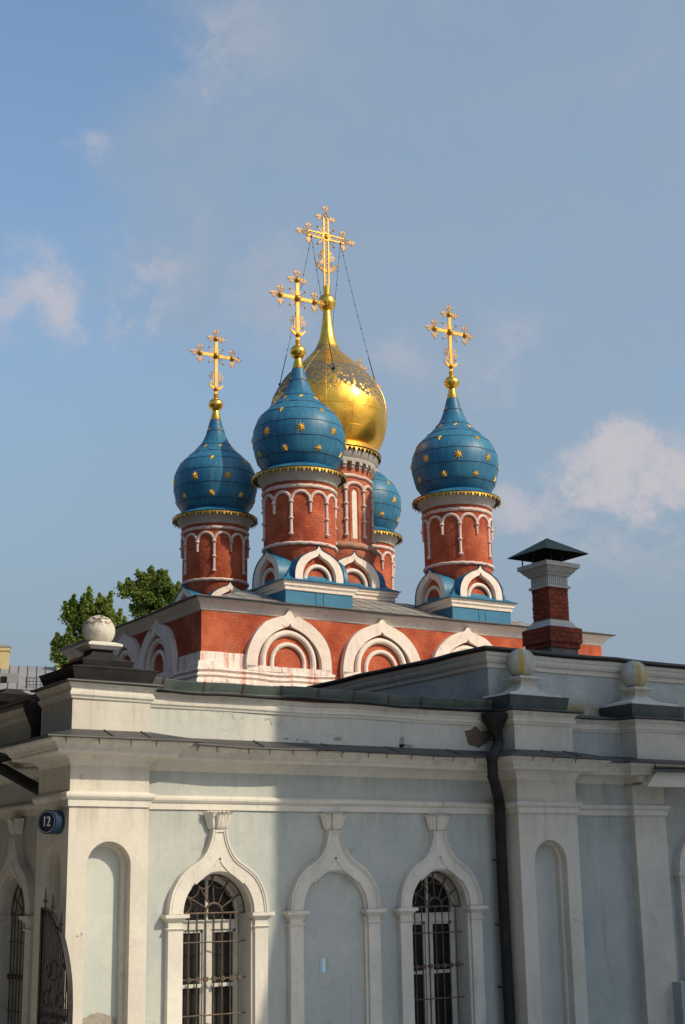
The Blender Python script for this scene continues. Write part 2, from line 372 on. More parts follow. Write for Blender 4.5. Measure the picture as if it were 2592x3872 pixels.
def lichen_wall():
    m, g, b = new_mat('lichen_streaked_plaster'); v = g.obj()
    big = g.noise(v, 1.1, 6, 0.62); mid = g.noise(v, 4.0, 6, 0.65)
    col = g.mix(g.ramp(big, 0.35, 0.65), (0.38, 0.425, 0.415), (0.52, 0.525, 0.495))
    col = g.mix(g.math('MULTIPLY', g.ramp(mid, 0.5, 0.72), 0.35), col, (0.20, 0.215, 0.21))
    sp = g.n('ShaderNodeSeparateXYZ'); g.l(v, sp.inputs[0])
    lo = g.ramp(g.math('ADD', sp.outputs[2], g.math('MULTIPLY', mid, 0.35)), 5.0, 4.7)
    pt = g.ramp(g.noise(v, 0.75, 4, 0.6), 0.44, 0.56)
    col = g.mix(g.math('MULTIPLY', g.math('MULTIPLY', lo, pt), 0.85), col, (0.25, 0.205, 0.045))
    g.l(col, b.inputs['Base Color']); b.inputs['Roughness'].default_value = 0.92; b.inputs['Specular IOR Level'].default_value = 0.2
    bump(g, b, mid, 0.02)
    return m
MAT['lichen'] = lichen_wall()
MAT['yellow_wall'] = plain('yellow_wall', (0.56, 0.44, 0.22), (0.50, 0.39, 0.19), 0.85, 0, 1, 0.004, 0.2)
MAT['pale_wall'] = plain('pale_yellow_wall', (0.62, 0.52, 0.33), (0.58, 0.49, 0.31), 0.85, 0, 1, 0.004, 0.2)
MAT['grey_roof'] = plain('grey_roof_sheet', (0.25, 0.245, 0.235), (0.20, 0.20, 0.195), 0.6, 0, 0.6, 0, 0.4)
MAT['white'] = plain('white_paint', (0.74, 0.73, 0.70), (0.68, 0.67, 0.64), 0.7, 0, 2, 0.002, 0.3)
MAT['sign_blue'] = plain('dark_blue_enamel', (0.008, 0.010, 0.036), (0.012, 0.015, 0.045), 0.45, 0, 3, 0, 0.5)
MAT['sign_rim'] = plain('scuffed_blue_enamel', (0.008, 0.026, 0.06), (0.016, 0.04, 0.08), 0.5, 0, 9, 0, 0.5)
MAT['sign_white'] = plain('sign_lettering_white', (0.60, 0.60, 0.60), (0.55, 0.55, 0.55), 0.5, 0, 3, 0, 0.4)
MAT['flag_blue'] = plain('sky_blue_paint', (0.28, 0.50, 0.66), (0.32, 0.52, 0.66), 0.8, 0, 20, 0, 0.2)
MAT['flag_white'] = plain('chalk_white_paint', (0.66, 0.68, 0.66), (0.6, 0.63, 0.62), 0.8, 0, 20, 0, 0.2)
MAT['flag_green'] = plain('sage_green_paint', (0.24, 0.42, 0.36), (0.28, 0.44, 0.39), 0.8, 0, 20, 0, 0.2)
MAT['bark'] = plain('bark', (0.09, 0.07, 0.05), (0.15, 0.12, 0.09), 0.9, 0, 6, 0.02, 0.2)
MAT['facade'] = plain('street_house_plaster', (0.62, 0.60, 0.56), (0.56, 0.54, 0.50), 0.9, 0, 0.5, 0.01, 0.2)
MAT['peel_wood'] = stucco('peeling_fascia_paint', (0.64, 0.61, 0.53), (0.56, 0.53, 0.45), (0.24, 0.19, 0.13), 0.8, 0, 0.01, 0.5, (0.30, 0.21, 0.13))
MAT['exposed_brick'] = plain('exposed_brickwork', (0.23, 0.175, 0.13), (0.14, 0.105, 0.08), 0.95, 0, 14, 0.03, 0.1)

def leaf_mat():
    m, g, b = new_mat('foliage'); v = g.obj()
    gi = g.n('ShaderNodeNewGeometry')
    col = g.mix(gi.outputs['Random Per Island'], (0.10, 0.165, 0.03), (0.28, 0.33, 0.085))
    col = g.mix(g.ramp(g.noise(v, 0.8, 3), 0.42, 0.62), col, (0.12, 0.19, 0.04))
    g.l(col, b.inputs['Base Color']); b.inputs['Roughness'].default_value = 0.55; b.inputs['Specular IOR Level'].default_value = 0.35
    tr = g.n('ShaderNodeBsdfTranslucent'); g.l(g.mix(1.0, col, (1.3, 1.25, 0.5), 'MULTIPLY'), tr.inputs[0])
    mx = g.n('ShaderNodeMixShader'); mx.inputs[0].default_value = 0.42
    g.l(b.outputs[0], mx.inputs[1]); g.l(tr.outputs[0], mx.inputs[2])
    out = [n for n in g.t.nodes if n.type == 'OUTPUT_MATERIAL'][0]
    g.l(mx.outputs[0], out.inputs[0])
    return m
MAT['leaf'] = leaf_mat()
MAT['blocker_wall'] = plain('blocker_dark_brown', (0.05, 0.046, 0.038), (0.065, 0.06, 0.05), 0.9, 0, 0.6, 0.01, 0.2)  # dark walls of the added house that blocks light from the side

def ground_mat():
    m, g, b = new_mat('worn_street_paving'); v = g.obj()
    n1 = g.noise(v, 0.2, 6, 0.6); n2 = g.noise(v, 30, 4, 0.7)
    col = g.mix(g.ramp(n1, 0.3, 0.7), (0.44, 0.425, 0.395), (0.52, 0.50, 0.465))
    col = g.mix(g.ramp(n2, 0.5, 0.8), col, (0.55, 0.53, 0.49))
    g.l(col, b.inputs['Base Color']); b.inputs['Roughness'].default_value = 0.95
    bump(g, b, n2, 0.01)
    return m
MAT['ground'] = ground_mat()


# ------------------------------------------------------------------ mesh helpers
class MB:
    def __init__(s): s.v = []; s.f = []; s.m = []; s.s = []
    def add(s, vs, fs, mi=0, sm=False):
        b = len(s.v); s.v.extend([tuple(v) for v in vs])
        for f in fs:
            s.f.append([b + i for i in f]); s.m.append(mi); s.s.append(sm)
    def box(s, x0, x1, y0, y1, z0, z1, mi=0):
        s.hexa([(x0, y0, z0), (x1, y0, z0), (x1, y1, z0), (x0, y1, z0), (x0, y0, z1), (x1, y0, z1), (x1, y1, z1), (x0, y1, z1)], mi)
    def hexa(s, p, mi=0):
        s.add(p, [(0, 3, 2, 1), (4, 5, 6, 7), (0, 1, 5, 4), (1, 2, 6, 5), (2, 3, 7, 6), (3, 0, 4, 7)], mi)
    def mbox(s, M, u0, u1, w0, w1, z0, z1, mi=0):
        s.hexa([M(u0, w0, z0), M(u1, w0, z0), M(u1, w1, z0), M(u0, w1, z0), M(u0, w0, z1), M(u1, w0, z1), M(u1, w1, z1), M(u0, w1, z1)], mi)
    def lathe(s, prof, n=48, c=(0, 0), mi=0, sm=True, a0=0.0, a1=2 * PI, caps=False):
        full = abs(a1 - a0 - 2 * PI) < 1e-6
        k = n if full else n + 1
        vs = []
        for (r, z) in prof:
            for i in range(k):
                a = a0 + (a1 - a0) * i / n
                vs.append((c[0] + r * math.cos(a), c[1] + r * math.sin(a), z))
        fs = []
        for j in range(len(prof) - 1):
            for i in range(n):
                i2 = (i + 1) % k
                fs.append((j * k + i, j * k + i2, (j + 1) * k + i2, (j + 1) * k + i))
        if caps:
            fs.append(tuple(range(k))); fs.append(tuple((len(prof) - 1) * k + i for i in range(k)))
        s.add(vs, fs, mi, sm)
    def sphere(s, c, r, n=16, mi=0, sz=1.0):
        pr = [(max(r * math.cos(t), 1e-4), c[2] + sz * r * math.sin(t)) for t in [(-PI / 2 + PI * i / (n // 2)) for i in range(n // 2 + 1)]]
        s.lathe(pr, n, (c[0], c[1]), mi)
    def tube(s, pts, r, n=8, mi=0, closed=False, r1=None, caps=True):
        P = [Vector(p) for p in pts]; N = len(P); vs = []; fs = []
        prev = None
        for i in range(N):
            if closed: t = P[(i + 1) % N] - P[i - 1]
            else: t = P[min(i + 1, N - 1)] - P[max(i - 1, 0)]
            t.normalize()
            if prev is None:
                a = Vector((0, 0, 1)) if abs(t.z) < 0.9 else Vector((1, 0, 0))
                u = t.cross(a).normalized()
            else:
                u = (prev - t * prev.dot(t))
                u = u.normalized() if u.length > 1e-6 else t.orthogonal().normalized()
            prev = u; v_ = t.cross(u)
            rr = r if r1 is None else r + (r1 - r) * i / (N - 1)
            for j in range(n):
                a = 2 * PI * j / n
                vs.append(P[i] + u * (rr * math.cos(a)) + v_ * (rr * math.sin(a)))
        for i in range(N if closed else N - 1):
            i2 = (i + 1) % N
            for j in range(n):
                j2 = (j + 1) % n
                fs.append((i * n + j, i * n + j2, i2 * n + j2, i2 * n + j))
        if caps and not closed:
            fs.append(tuple(range(n))); fs.append(tuple((N - 1) * n + j for j in range(n)))
        s.add(vs, fs, mi, True)
    def strip(s, A, B, mi=0, sm=False, closed=False):
        n = len(A); k = n if closed else n - 1
        s.add(list(A) + list(B), [(i, (i + 1) % n, n + (i + 1) % n, n + i) for i in range(k)], mi, sm)
    def poly(s, P, mi=0): s.add(P, [tuple(range(len(P)))], mi)
    def prism(s, A, B, mi=0):
        n = len(A); s.add(list(A) + list(B), [tuple(range(n)), tuple(range(2 * n - 1, n - 1, -1))] + [(i, (i + 1) % n, n + (i + 1) % n, n + i) for i in range(n)], mi)
    def moulding(s, path, prof, mi=0, wob=0.0, closed=False, caps=True, step=0.7, sm=False, segmi=None, phase=0.0):
        """sweep prof (outward, z) along a plan path whose outside is on its right hand"""
        n = len(path); P = [Vector((p[0], p[1])) for p in path]
        nor = []
        segs = n if closed else n - 1
        for i in range(segs):
            d = (P[(i + 1) % n] - P[i]).normalized(); nor.append(Vector((d.y, -d.x)))
        mit = []
        for i in range(n):
            if closed: a, b = nor[i - 1], nor[i]
            else: a = nor[max(i - 1, 0)]; b = nor[min(i, segs - 1)]
            mit.append((a + b) / (1 + a.dot(b)))
        rows = []; rmi = []
        for i in range(segs):
            L = (P[(i + 1) % n] - P[i]).length
            k = max(1, int(L / step)) if wob else 1
            for j in range(k):
                t = j / k
                rows.append((P[i].lerp(P[(i + 1) % n], t), mit[i].lerp(mit[(i + 1) % n], t) if (j == 0) else None, nor[i], t)); rmi.append(i)
        if not closed: rows.append((P[-1], mit[-1], nor[-1], 1)); rmi.append(segs - 1)
        vs = []
        m = len(prof)
        for (p, mv, nv, t) in rows:
            o = mv if mv is not None else nv
            dz = wob * (math.sin(p.x * 2.1 + p.y * 1.7 + phase) * 0.6 + math.sin(p.x * 5.3 - p.y * 4.1 + phase * 2) * 0.4) if wob else 0
            dd = wob * 0.6 * math.sin(p.x * 3.3 + p.y * 2.9 + phase) if wob else 0
            for (q, z) in prof:
                vs.append((p.x + o.x * (q + (dd if q > 0.005 else 0)), p.y + o.y * (q + (dd if q > 0.005 else 0)), z + (dz if q > 0.005 else 0)))
        N = len(rows)
        for i in range(N if closed else N - 1):
            i2 = (i + 1) % N
            fs = [(i * m + j, i2 * m + j, i2 * m + j + 1, i * m + j + 1) for j in range(m - 1)]
            b = len(s.v)
            for f in fs:
                s.f.append([b + q for q in f]); s.m.append(segmi[rmi[i]] if segmi else mi); s.s.append(sm)
        b = len(s.v)
        s.v.extend(vs)
        if caps and not closed and m > 2:
            s.f.append([b + j for j in range(m)]); s.m.append(mi); s.s.append(False)
            s.f.append([b + (N - 1) * m + j for j in range(m)]); s.m.append(mi); s.s.append(False)
    def build(s, name, mats, parent=None, label=None, sharp=40, bevel=0.0, inv=None, loc=None, doubles=True):
        me = bpy.data.meshes.new(name)
        me.from_pydata(s.v, [], s.f)
        if not isinstance(mats, (list, tuple)): mats = [mats]
        for m in mats: me.materials.append(MAT[m] if isinstance(m, str) else m)
        me.polygons.foreach_set('material_index', s.m)
        me.polygons.foreach_set('use_smooth', s.s)
        bm = bmesh.new(); bm.from_mesh(me)
        if doubles: bmesh.ops.remove_doubles(bm, verts=bm.verts, dist=1e-5)
        bmesh.ops.recalc_face_normals(bm, faces=bm.faces)
        bm.to_mesh(me); bm.free()
        if any(s.s): me.set_sharp_from_angle(angle=rad(sharp))
        me.update()
        ob = bpy.data.objects.new(name, me); COL.objects.link(ob)
        if loc is not None: ob.location = loc
        if parent is not None:
            ob.parent = parent
            if inv is not None: ob.matrix_parent_inverse = inv
        if label: ob['label'] = label
        if bevel:
            md = ob.modifiers.new('edge', 'BEVEL'); md.width = bevel; md.segments = 2; md.limit_method = 'ANGLE'; md.angle_limit = rad(50)
        return ob

def empty(name, loc, rz=0.0, label=None, cat=None, group=None, parent=None):
    o = bpy.data.objects.new(name, None); COL.objects.link(o)
    o.location = loc; o.rotation_euler = (0, 0, rz); o.empty_display_size = 0.3
    if label: o['label'] = label
    if cat: o['category'] = cat
    if group: o['group'] = group
    if parent is not None: o.parent = parent
    return o

def tag(o, label, cat, group=None):
    o['label'] = label; o['category'] = cat
    if group: o['group'] = group

def invloc(e): return Matrix.Translation(-Vector(e.location))

def spline(pts, n):
    """Catmull-Rom through pts, resampled to n+1 points evenly by arc length"""
    P = [Vector(p) for p in pts]; Q = [P[0] * 2 - P[1]] + P + [P[-1] * 2 - P[-2]]
    out = []
    for i in range(1, len(Q) - 2):
        for k in range(12):
            t = k / 12
            a, b, c, d = Q[i - 1], Q[i], Q[i + 1], Q[i + 2]
            out.append(0.5 * ((2 * b) + (c - a) * t + (2 * a - 5 * b + 4 * c - d) * t * t + (-a + 3 * b - 3 * c + d) * t ** 3))
    out.append(P[-1])
    L = [0]
    for i in range(1, len(out)): L.append(L[-1] + (out[i] - out[i - 1]).length)
    res = []; j = 0
    for i in range(n + 1):
        s_ = L[-1] * i / n
        while j < len(L) - 2 and L[j + 1] < s_: j += 1
        t = (s_ - L[j]) / max(L[j + 1] - L[j], 1e-9)
        res.append(out[j].lerp(out[j + 1], min(max(t, 0), 1)))
    return res

def mirror(half):
    """left half (from foot to tip, u<=0) -> whole curve left foot .. tip .. right foot"""
    r = [Vector((-p.x, p.y)) for p in reversed(half)]
    return half + (r[1:] if abs(half[-1].x) < 1e-4 else r)

def arch(hw, zs, zb, n=16):
    """outline from bottom left up, round the arch and down on the right"""
    o = [Vector((-hw, zb)), Vector((-hw, zs))]
    for i in range(1, n): o.append(Vector((-hw * math.cos(PI * i / n), zs + hw * math.sin(PI * i / n))))
    return o + [Vector((hw, zs)), Vector((hw, zb))]

def panel(mb, M, u0, u1, z0, z1, holes, w=0.0, mi=0):
    """wall sheet with arched openings (centre, half width, springing) open to z0"""
    x = u0
    for (c, hw, zs) in sorted(holes):
        mb.poly([M(x, w, z0), M(c - hw, w, z0), M(c - hw, w, z1), M(x, w, z1)], mi)
        pts = arch(hw, zs, z0)[1:-1]
        mb.strip([M(c + p.x, w, p.y) for p in pts], [M(c + p.x, w, z1) for p in pts], mi)
        x = c + hw
    mb.poly([M(x, w, z0), M(u1, w, z0), M(u1, w, z1), M(x, w, z1)], mi)

# ==================================================================== GROUND
g = MB(); S = 1500
nx = 24
g.add([(-S, -S, -1.2), (S, -S, -1.2), (S, S, -1.2), (-S, S, -1.2)], [(0, 1, 2, 3)])
go = g.build('ground', 'ground'); go['kind'] = 'structure'

# ==================================================================== LOW WING
ZB = -1.2
hall = empty('parish_hall', (12.0, 18.5, ZB), 0, 'long low pale blue and cream plaster hall in front of the red church', 'building')
HI = invloc(hall)
def part(mb, name, mats, label=None, **kw): return mb.build(name, mats, hall, label, inv=HI, **kw)

PATH = [(8.04, 42), (8.04, 19.1), (7.54, 19.1), (7.54, 18.0), (8.70, 18.0), (8.70, 18.5), (15.27, 18.5), (15.27, 18.0), (16.54, 18.0), (16.54, 18.46), (18.15, 18.46), (18.15, 18.30), (18.91, 18.30), (18.91, 18.46), (27, 18.46)]
SEGW = [1, 0, 0, 0, 0, 1, 0, 0, 0, 1, 0, 0, 0, 1]   # 0 cream pier, 1 blue wall
def front(xc, y0): return lambda u, w, z: (xc + u, y0 - w, z)
def leftw(x0, yc): return lambda u, w, z: (x0 - w, yc - u, z)
WIN = [10.02, 11.995, 13.966]
HW, ZS = 0.545, 1.255
ZF = 3.24

wl = MB()
# front wall between the piers
panel(wl, front(0, 18.5), 8.70, 15.27, ZB, ZF, [(WIN[0], HW, ZS), (WIN[2], HW, ZS)], 0, 1)
for c in (WIN[0], WIN[2]):
    M = front(c, 18.5); pts = arch(HW, ZS, ZB)
    wl.strip([M(p.x, 0, p.y) for p in pts], [M(p.x * 0.965, -0.33, p.y) for p in pts], 2)
# side wall
panel(wl, leftw(8.04, 0), -42, -19.1, ZB, ZF, [(-21.05, HW, ZS), (-26.0, HW, ZS)], 0, 1)
for c in (21.05, 26.0):
    M = leftw(8.04, c); pts = arch(HW, ZS, ZB)
    wl.strip([M(p.x, 0, p.y) for p in pts], [M(p.x * 0.965, -0.33, p.y) for p in pts], 2)
# recess, far pilaster, porch wall
for (a, b, mi) in ((8, 9, 0), (9, 10, 1), (10, 11, 0), (11, 12, 0), (12, 13, 0)):
    (x0, y0), (x1, y1) = PATH[a], PATH[b]
    wl.poly([(x0, y0, ZB), (x1, y1, ZB), (x1, y1, ZF), (x0, y0, ZF)], mi)
panel(wl, front(0, 18.46), 18.91, 27, ZB, ZF, [(20.02, 0.56, 1.72)], 0, 1)
M = front(20.02, 18.46); pts = arch(0.56, 1.72, ZB)
wl.strip([M(p.x, 0, p.y) for p in pts], [M(p.x, -0.3, p.y) for p in pts], 2)
# attic storey behind the cornice
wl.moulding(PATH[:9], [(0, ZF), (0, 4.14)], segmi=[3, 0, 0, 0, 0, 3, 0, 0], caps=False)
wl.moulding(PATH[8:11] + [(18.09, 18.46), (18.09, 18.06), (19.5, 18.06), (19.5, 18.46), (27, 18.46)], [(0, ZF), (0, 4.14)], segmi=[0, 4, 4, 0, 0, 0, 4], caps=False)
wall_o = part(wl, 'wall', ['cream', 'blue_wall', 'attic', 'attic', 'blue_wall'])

# corner pier and right pier with their two-step niches
def niche_face(mb, M, u0, u1, c, hw, zs, z1=ZF, d1=0.135, led=0.052, d2=0.10):
    panel(mb, M, u0, u1, ZB, z1, [(c, hw, zs)], 0, 0)
    A = arch(hw, zs, ZB); B = arch(hw - led, zs, ZB)
    f = lambda P, w: [M(c + p.x, w, p.y) for p in P]
    mb.strip(f(A, 0), f(A, -d1), 0); mb.strip(f(A, -d1), f(B, -d1), 0); mb.strip(f(B, -d1), f(B, -d1 - d2), 0)
    mb.poly(f(B, -d1 - d2), 1)
p1 = MB()
niche_face(p1, front(0, 18.0), 7.54, 8.70, 8.128, 0.318, 1.913)
niche_face(p1, leftw(7.54, 0), -19.1, -18.0, -18.52, 0.30, 1.90)
p1.poly([(8.70, 18.0, ZB), (8.70, 18.5, ZB), (8.70, 18.5, ZF), (8.70, 18.0, ZF)]); p1.poly([(7.54, 19.1, ZB), (8.04, 19.1, ZB), (8.04, 19.1, ZF), (7.54, 19.1, ZF)])
part(p1, 'corner_pier', ['cream', 'niche'])
p2 = MB()
niche_face(p2, front(0, 18.0), 15.27, 16.54, 15.912, 0.347, 1.914)
p2.poly([(15.27, 18.0, ZB), (15.27, 18.5, ZB), (15.27, 18.5, ZF), (15.27, 18.0, ZF)]); p2.poly([(16.54, 18.0, ZB), (16.54, 18.5, ZB), (16.54, 18.5, ZF), (16.54, 18.0, ZF)])
part(p2, 'pier', ['cream', 'niche'])
# grey cement mend at the foot of the corner niche
cm = MB()
top = [(-0.262 + 0.524 * i / 14, -0.05 + 0.10 * math.sin(PI * i / 14) + random.uniform(-.012, .012)) for i in range(15)]
A = [(8.128 + u, 18.222, z) for u, z in top] + [(8.39, 18.222, ZB), (7.866, 18.222, ZB)]
B = [(x, y + 0.02, z) for x, y, z in A]
cm.prism(A, B); part(cm, 'cement_patch', 'cement')

# string course, cornice, attic cap
sc_ = MB()
sc_.moulding(PATH[:-1], [(0, 2.687), (0.026, 2.687), (0.028, 2.772), (0.05, 2.786), (0.072, 2.815), (0.075, 2.842), (0.055, 2.866), (0.018, 2.880), (0, 2.886)], wob=0.006)
part(sc_, 'string_course', 'trim')
co = MB()
CPROF = [(0, 3.225), (0.014, 3.262), (0.045, 3.315), (0.10, 3.352), (0.285, 3.360), (0.305, 3.382), (0.305, 3.418), (0.328, 3.424), (0.338, 3.456), (0.375, 3.492), (0.43, 3.508), (0.452, 3.535), (0.452, 3.557), (0, 3.60)]
co.moulding(PATH[:-1], CPROF, wob=0.007)
part(co, 'cornice', 'trim', sharp=30)
cf = MB()
cf.moulding(PATH[:-1], [(0.40, 3.548), (0.545, 3.540), (0.556, 3.548), (0.552, 3.566), (0.0, 3.705)], wob=0.02, phase=1.3)
# standing seams on the cornice sheet
for x in (9.3, 10.5, 11.7, 12.9, 14.1):
    cf.tube([(x, 18.5 - 0.545, 3.572), (x + 0.12, 18.5 - 0.02, 3.708)], 0.009, 5)
for x in (7.9, 8.45, 15.7, 16.2):
    cf.tube([(x, 18.0 - 0.545, 3.572), (x + 0.10, 18.0 - 0.02, 3.708)], 0.009, 5)
part(cf, 'cornice_flashing', 'roof_dark')
for i in range(22):
    x = 7.3 + i * 0.42 + random.uniform(-.06, .06)
    y = 18.0 if (x < 8.9 or 14.9 < x < 17) else 18.5
    hk = MB()
    if x < 16.6: hk.tube([(x, y - 0.53, 3.545), (x, y - 0.47, 3.52), (x + 0.01, y - 0.458, 3.47)], 0.007, 5); part(hk, 'hook', 'rust_iron')

ac = MB()
APROF = [(0, 4.115), (0.018, 4.118), (0.024, 4.14), (0.046, 4.165), (0.050, 4.205), (0.030, 4.214), (0.030, 4.262), (0.050, 4.27), (0.062, 4.295), (0.085, 4.325), (0, 4.34)]
ac.moulding(PATH[:9] + [(16.54, 18.46), (18.09, 18.46), (18.09, 18.06), (19.5, 18.06), (19.5, 18.46), (27, 18.46)], APROF, wob=0.012)
part(ac, 'attic_moulding', 'trim', sharp=30)
acf = MB()
CAP = [(0.06, 4.330), (0.128, 4.330), (0.136, 4.338), (0.132, 4.356), (0.0, 4.385), (-0.2, 4.40)]
acf.moulding([(8.04, 42), (8.04, 19.1)], [(0.06, 4.42), (0.20, 4.405), (0.205, 4.43), (-0.3, 4.62)], wob=0.012)
acf.moulding([(8.04, 19.1), (7.54, 19.1), (7.54, 18.0), (8.70, 18.0), (8.70, 18.5)], CAP, wob=0.006)
acf.moulding([(15.27, 18.5), (15.27, 18.0), (16.54, 18.0), (16.54, 18.46), (18.09, 18.46), (18.09, 18.06), (19.5, 18.06), (19.5, 18.46), (27, 18.46)], [(0.06, 4.335), (0.140, 4.335), (0.150, 4.345), (0.145, 4.362), (0.0, 4.40), (-0.45, 4.44)], wob=0.012)
part(acf, 'parapet_flashing', 'roof_dark')

# gutter along the front parapet
gt = MB()
gx = [8.74 + i * (15.2 - 8.74) / 30 for i in range(31)]
rows = []
for x in gx:
    wz = 0.013 * math.sin(x * 1.7 + .5) + 0.008 * math.sin(x * 5.1)
    rows.append([(x, 18.5 - o - 0.004 * math.sin(x * 4), z + wz) for o, z in ((0.05, 4.335), (0.15, 4.330), (0.165, 4.345), (0.155, 4.368), (0.05, 4.378), (0.025, 4.40), (0.075, 4.525), (0.066, 4.535), (-0.02, 4.40))])
for a, b in zip(rows[:-1], rows[1:]):
    for j in range(len(a) - 1):
        gt.add([a[j], b[j], b[j + 1], a[j + 1]], [(0, 1, 2, 3)], 1 if j < 4 else 0)
part(gt, 'gutter', ['green_metal', 'black_metal'])
for i in range(10):
    gb = MB()
    x = 9.12 + i * 0.66
    wz = 0.013 * math.sin(x * 1.7 + .5) + 0.008 * math.sin(x * 5.1)
    gb.hexa([(x - .018, 18.5 - .035, 4.39 + wz), (x + .018, 18.5 - .035, 4.39 + wz), (x + .018, 18.52, 4.41), (x - .018, 18.52, 4.41), (x - .018, 18.5 - .088, 4.535 + wz), (x + .018, 18.5 - .088, 4.535 + wz), (x + .018, 18.47, 4.545 + wz), (x - .018, 18.47, 4.545 + wz)])
    part(gb, 'gutter_strap', 'rust_iron')

# low roof behind the parapets
rf = MB()
rf.add([(8.0, 18.5, 4.40), (15.5, 18.5, 4.40), (15.5, 42, 5.2), (11.5, 42, 5.2), (8.0, 42, 4.45)], [(0, 1, 2, 3, 4)])
part(rf, 'roof', 'roof_dark')

# flaked plaster spots on the attic wall
def flake(mb, x, z, rx, rz, y, seed):
    rnd = random.Random(seed); n = 30
    ph = [(rnd.uniform(0, 6.3), rnd.uniform(.03, .11)) for _ in range(5)]
    P = []
    for i in range(n):
        a = 2 * PI * i / n
        k = 0.9 + sum(am * math.sin((q + 2) * a + p) for q, (p, am) in enumerate(ph)) + rnd.uniform(-.06, .06)
        P.append((x + rx * k * math.cos(a), y, z + rz * k * math.sin(a)))
    mb.prism(P, [(a, b + 0.02, c) for a, b, c in P])
for (x, z, rx, rz, sd_) in ((12.13, 3.79, .075, .035, 1), (13.35, 3.79, .06, .10, 2), (13.43, 3.735, .16, .03, 3), (11.2, 3.76, .05, .02, 4), (11.55, 3.73, .07, .018, 5)):
    fk = MB(); flake(fk, x, z, rx, rz, 18.497, sd_); part(fk, 'bare_plaster_patch', 'cement')
fk = MB(); flake(fk, 14.90, 3.93, .27, .19, 18.496, 8)
part(fk, 'bare_brick_patch', 'exposed_brick')

# ---------------------------------------------------------------- windows
OG = spline([(-0.80, 1.255), (-0.775, 1.45), (-0.715, 1.62), (-0.60, 1.785), (-0.45, 1.90), (-0.30, 1.995), (-0.20, 2.125), (-0.143, 2.265), (-0.112, 2.41)], 26)
def offset(curve, d):
    out = []
    for i, p in enumerate(curve):
        t = (curve[min(i + 1, len(curve) - 1)] - curve[max(i - 1, 0)]).normalized()
        out.append(p + Vector((t.y, -t.x)) * d)
    return out
def surround(M, zsh=0.0, detail=True):
    mb = MB()
    f = lambda P, w: [M(p.x, w, p.y + zsh) for p in P]
    outer = mirror(OG); n = len(outer)
    r = 0.575
    inner = [Vector((-r * math.cos(PI * i / (n - 1)), ZS + r * math.sin(PI * i / (n - 1)))) for i in range(n)]
    r2 = HW
    inn2 = [Vector((-r2 * math.cos(PI * i / (n - 1)), ZS + r2 * math.sin(PI * i / (n - 1)))) for i in range(n)]
    T = 0.10
    mb.strip(f(outer, T), f(inner, T)); mb.strip(f(outer, 0), f(outer, T)); mb.strip(f(inner, T), f(inner, 0.055))
    mb.strip(f(inner, 0.055), f(inn2, 0.055)); mb.strip(f(inn2, 0.055), f(inn2, -0.02))
    # raised rim with a fillet along the ogee
    L = OG
    for sgn in (1, -1):
        mk = lambda P, w: [M(sgn * p.x, w, p.y + zsh) for p in P]
        a0, a1, a2, a3 = L, offset(L, 0.028), offset(L, 0.042), offset(L, 0.058)
        mb.strip(mk(a0, T), mk(a0, T + .022)); mb.strip(mk(a0, T + .022), mk(a1, T + .022)); mb.strip(mk(a1, T + .022), mk(a1, T + .008)); mb.strip(mk(a1, T + .008), mk(a2, T + .008)); mb.strip(mk(a2, T + .008), mk(a2, T + .016)); mb.strip(mk(a2, T + .016), mk(a3, T + .016)); mb.strip(mk(a3, T + .016), mk(a3, T))
        # incised inner ogee: a ridge from the tip down to the arch
        io = spline([(-0.004, 2.02), (-0.085, 1.915), (-0.175, 1.835), (-0.28, 1.765), (-0.40, 1.675)], 12)
        b1 = offset(io, -0.03)
        mb.strip(mk(io, T), mk(io, T + .014)); mb.strip(mk(io, T + .014), mk(b1, T + .014)); mb.strip(mk(b1, T + .014), mk(b1, T))
    mb.poly([M(-.112, T, 2.41 + zsh), M(.112, T, 2.41 + zsh), M(.112, 0, 2.41 + zsh), M(-.112, 0, 2.41 + zsh)])
    mb.mbox(M, -.075, .075, T, T + .02, 2.375 + zsh, 2.39 + zsh)
    # side posts and their little capitals
    for sg in (-1, 1):
        u = lambda a, b: (min(sg * a, sg * b), max(sg * a, sg * b))
        mb.mbox(M, *u(.585, .797), 0, .095, ZB, 1.04 + zsh)
        mb.mbox(M, *u(HW, .585), -.02, .05, ZB, 1.15 + zsh)
        mb.mbox(M, *u(.585, .797), 0, .095, 1.075 + zsh, 1.155 + zsh)
        def flare(a0, a1, w0, b0, b1, w1, z0, z1):
            A = [M(sg * a0, 0, z0), M(sg * a1, 0, z0), M(sg * a1, w0, z0), M(sg * a0, w0, z0)]; B = [M(sg * b0, 0, z1), M(sg * b1, 0, z1), M(sg * b1, w1, z1), M(sg * b0, w1, z1)]
            mb.prism(A, B)
        flare(.578, .805, .102, .558, .825, .122, 1.037 + zsh, 1.062 + zsh)
        flare(.558, .825, .122, .575, .808, .105, 1.062 + zsh, 1.078 + zsh)
        flare(.575, .805, .103, .535, .855, .150, 1.150 + zsh, 1.205 + zsh)
        flare(.505, .875, .168, .505, .875, .168, 1.205 + zsh, 1.252 + zsh)
    return mb
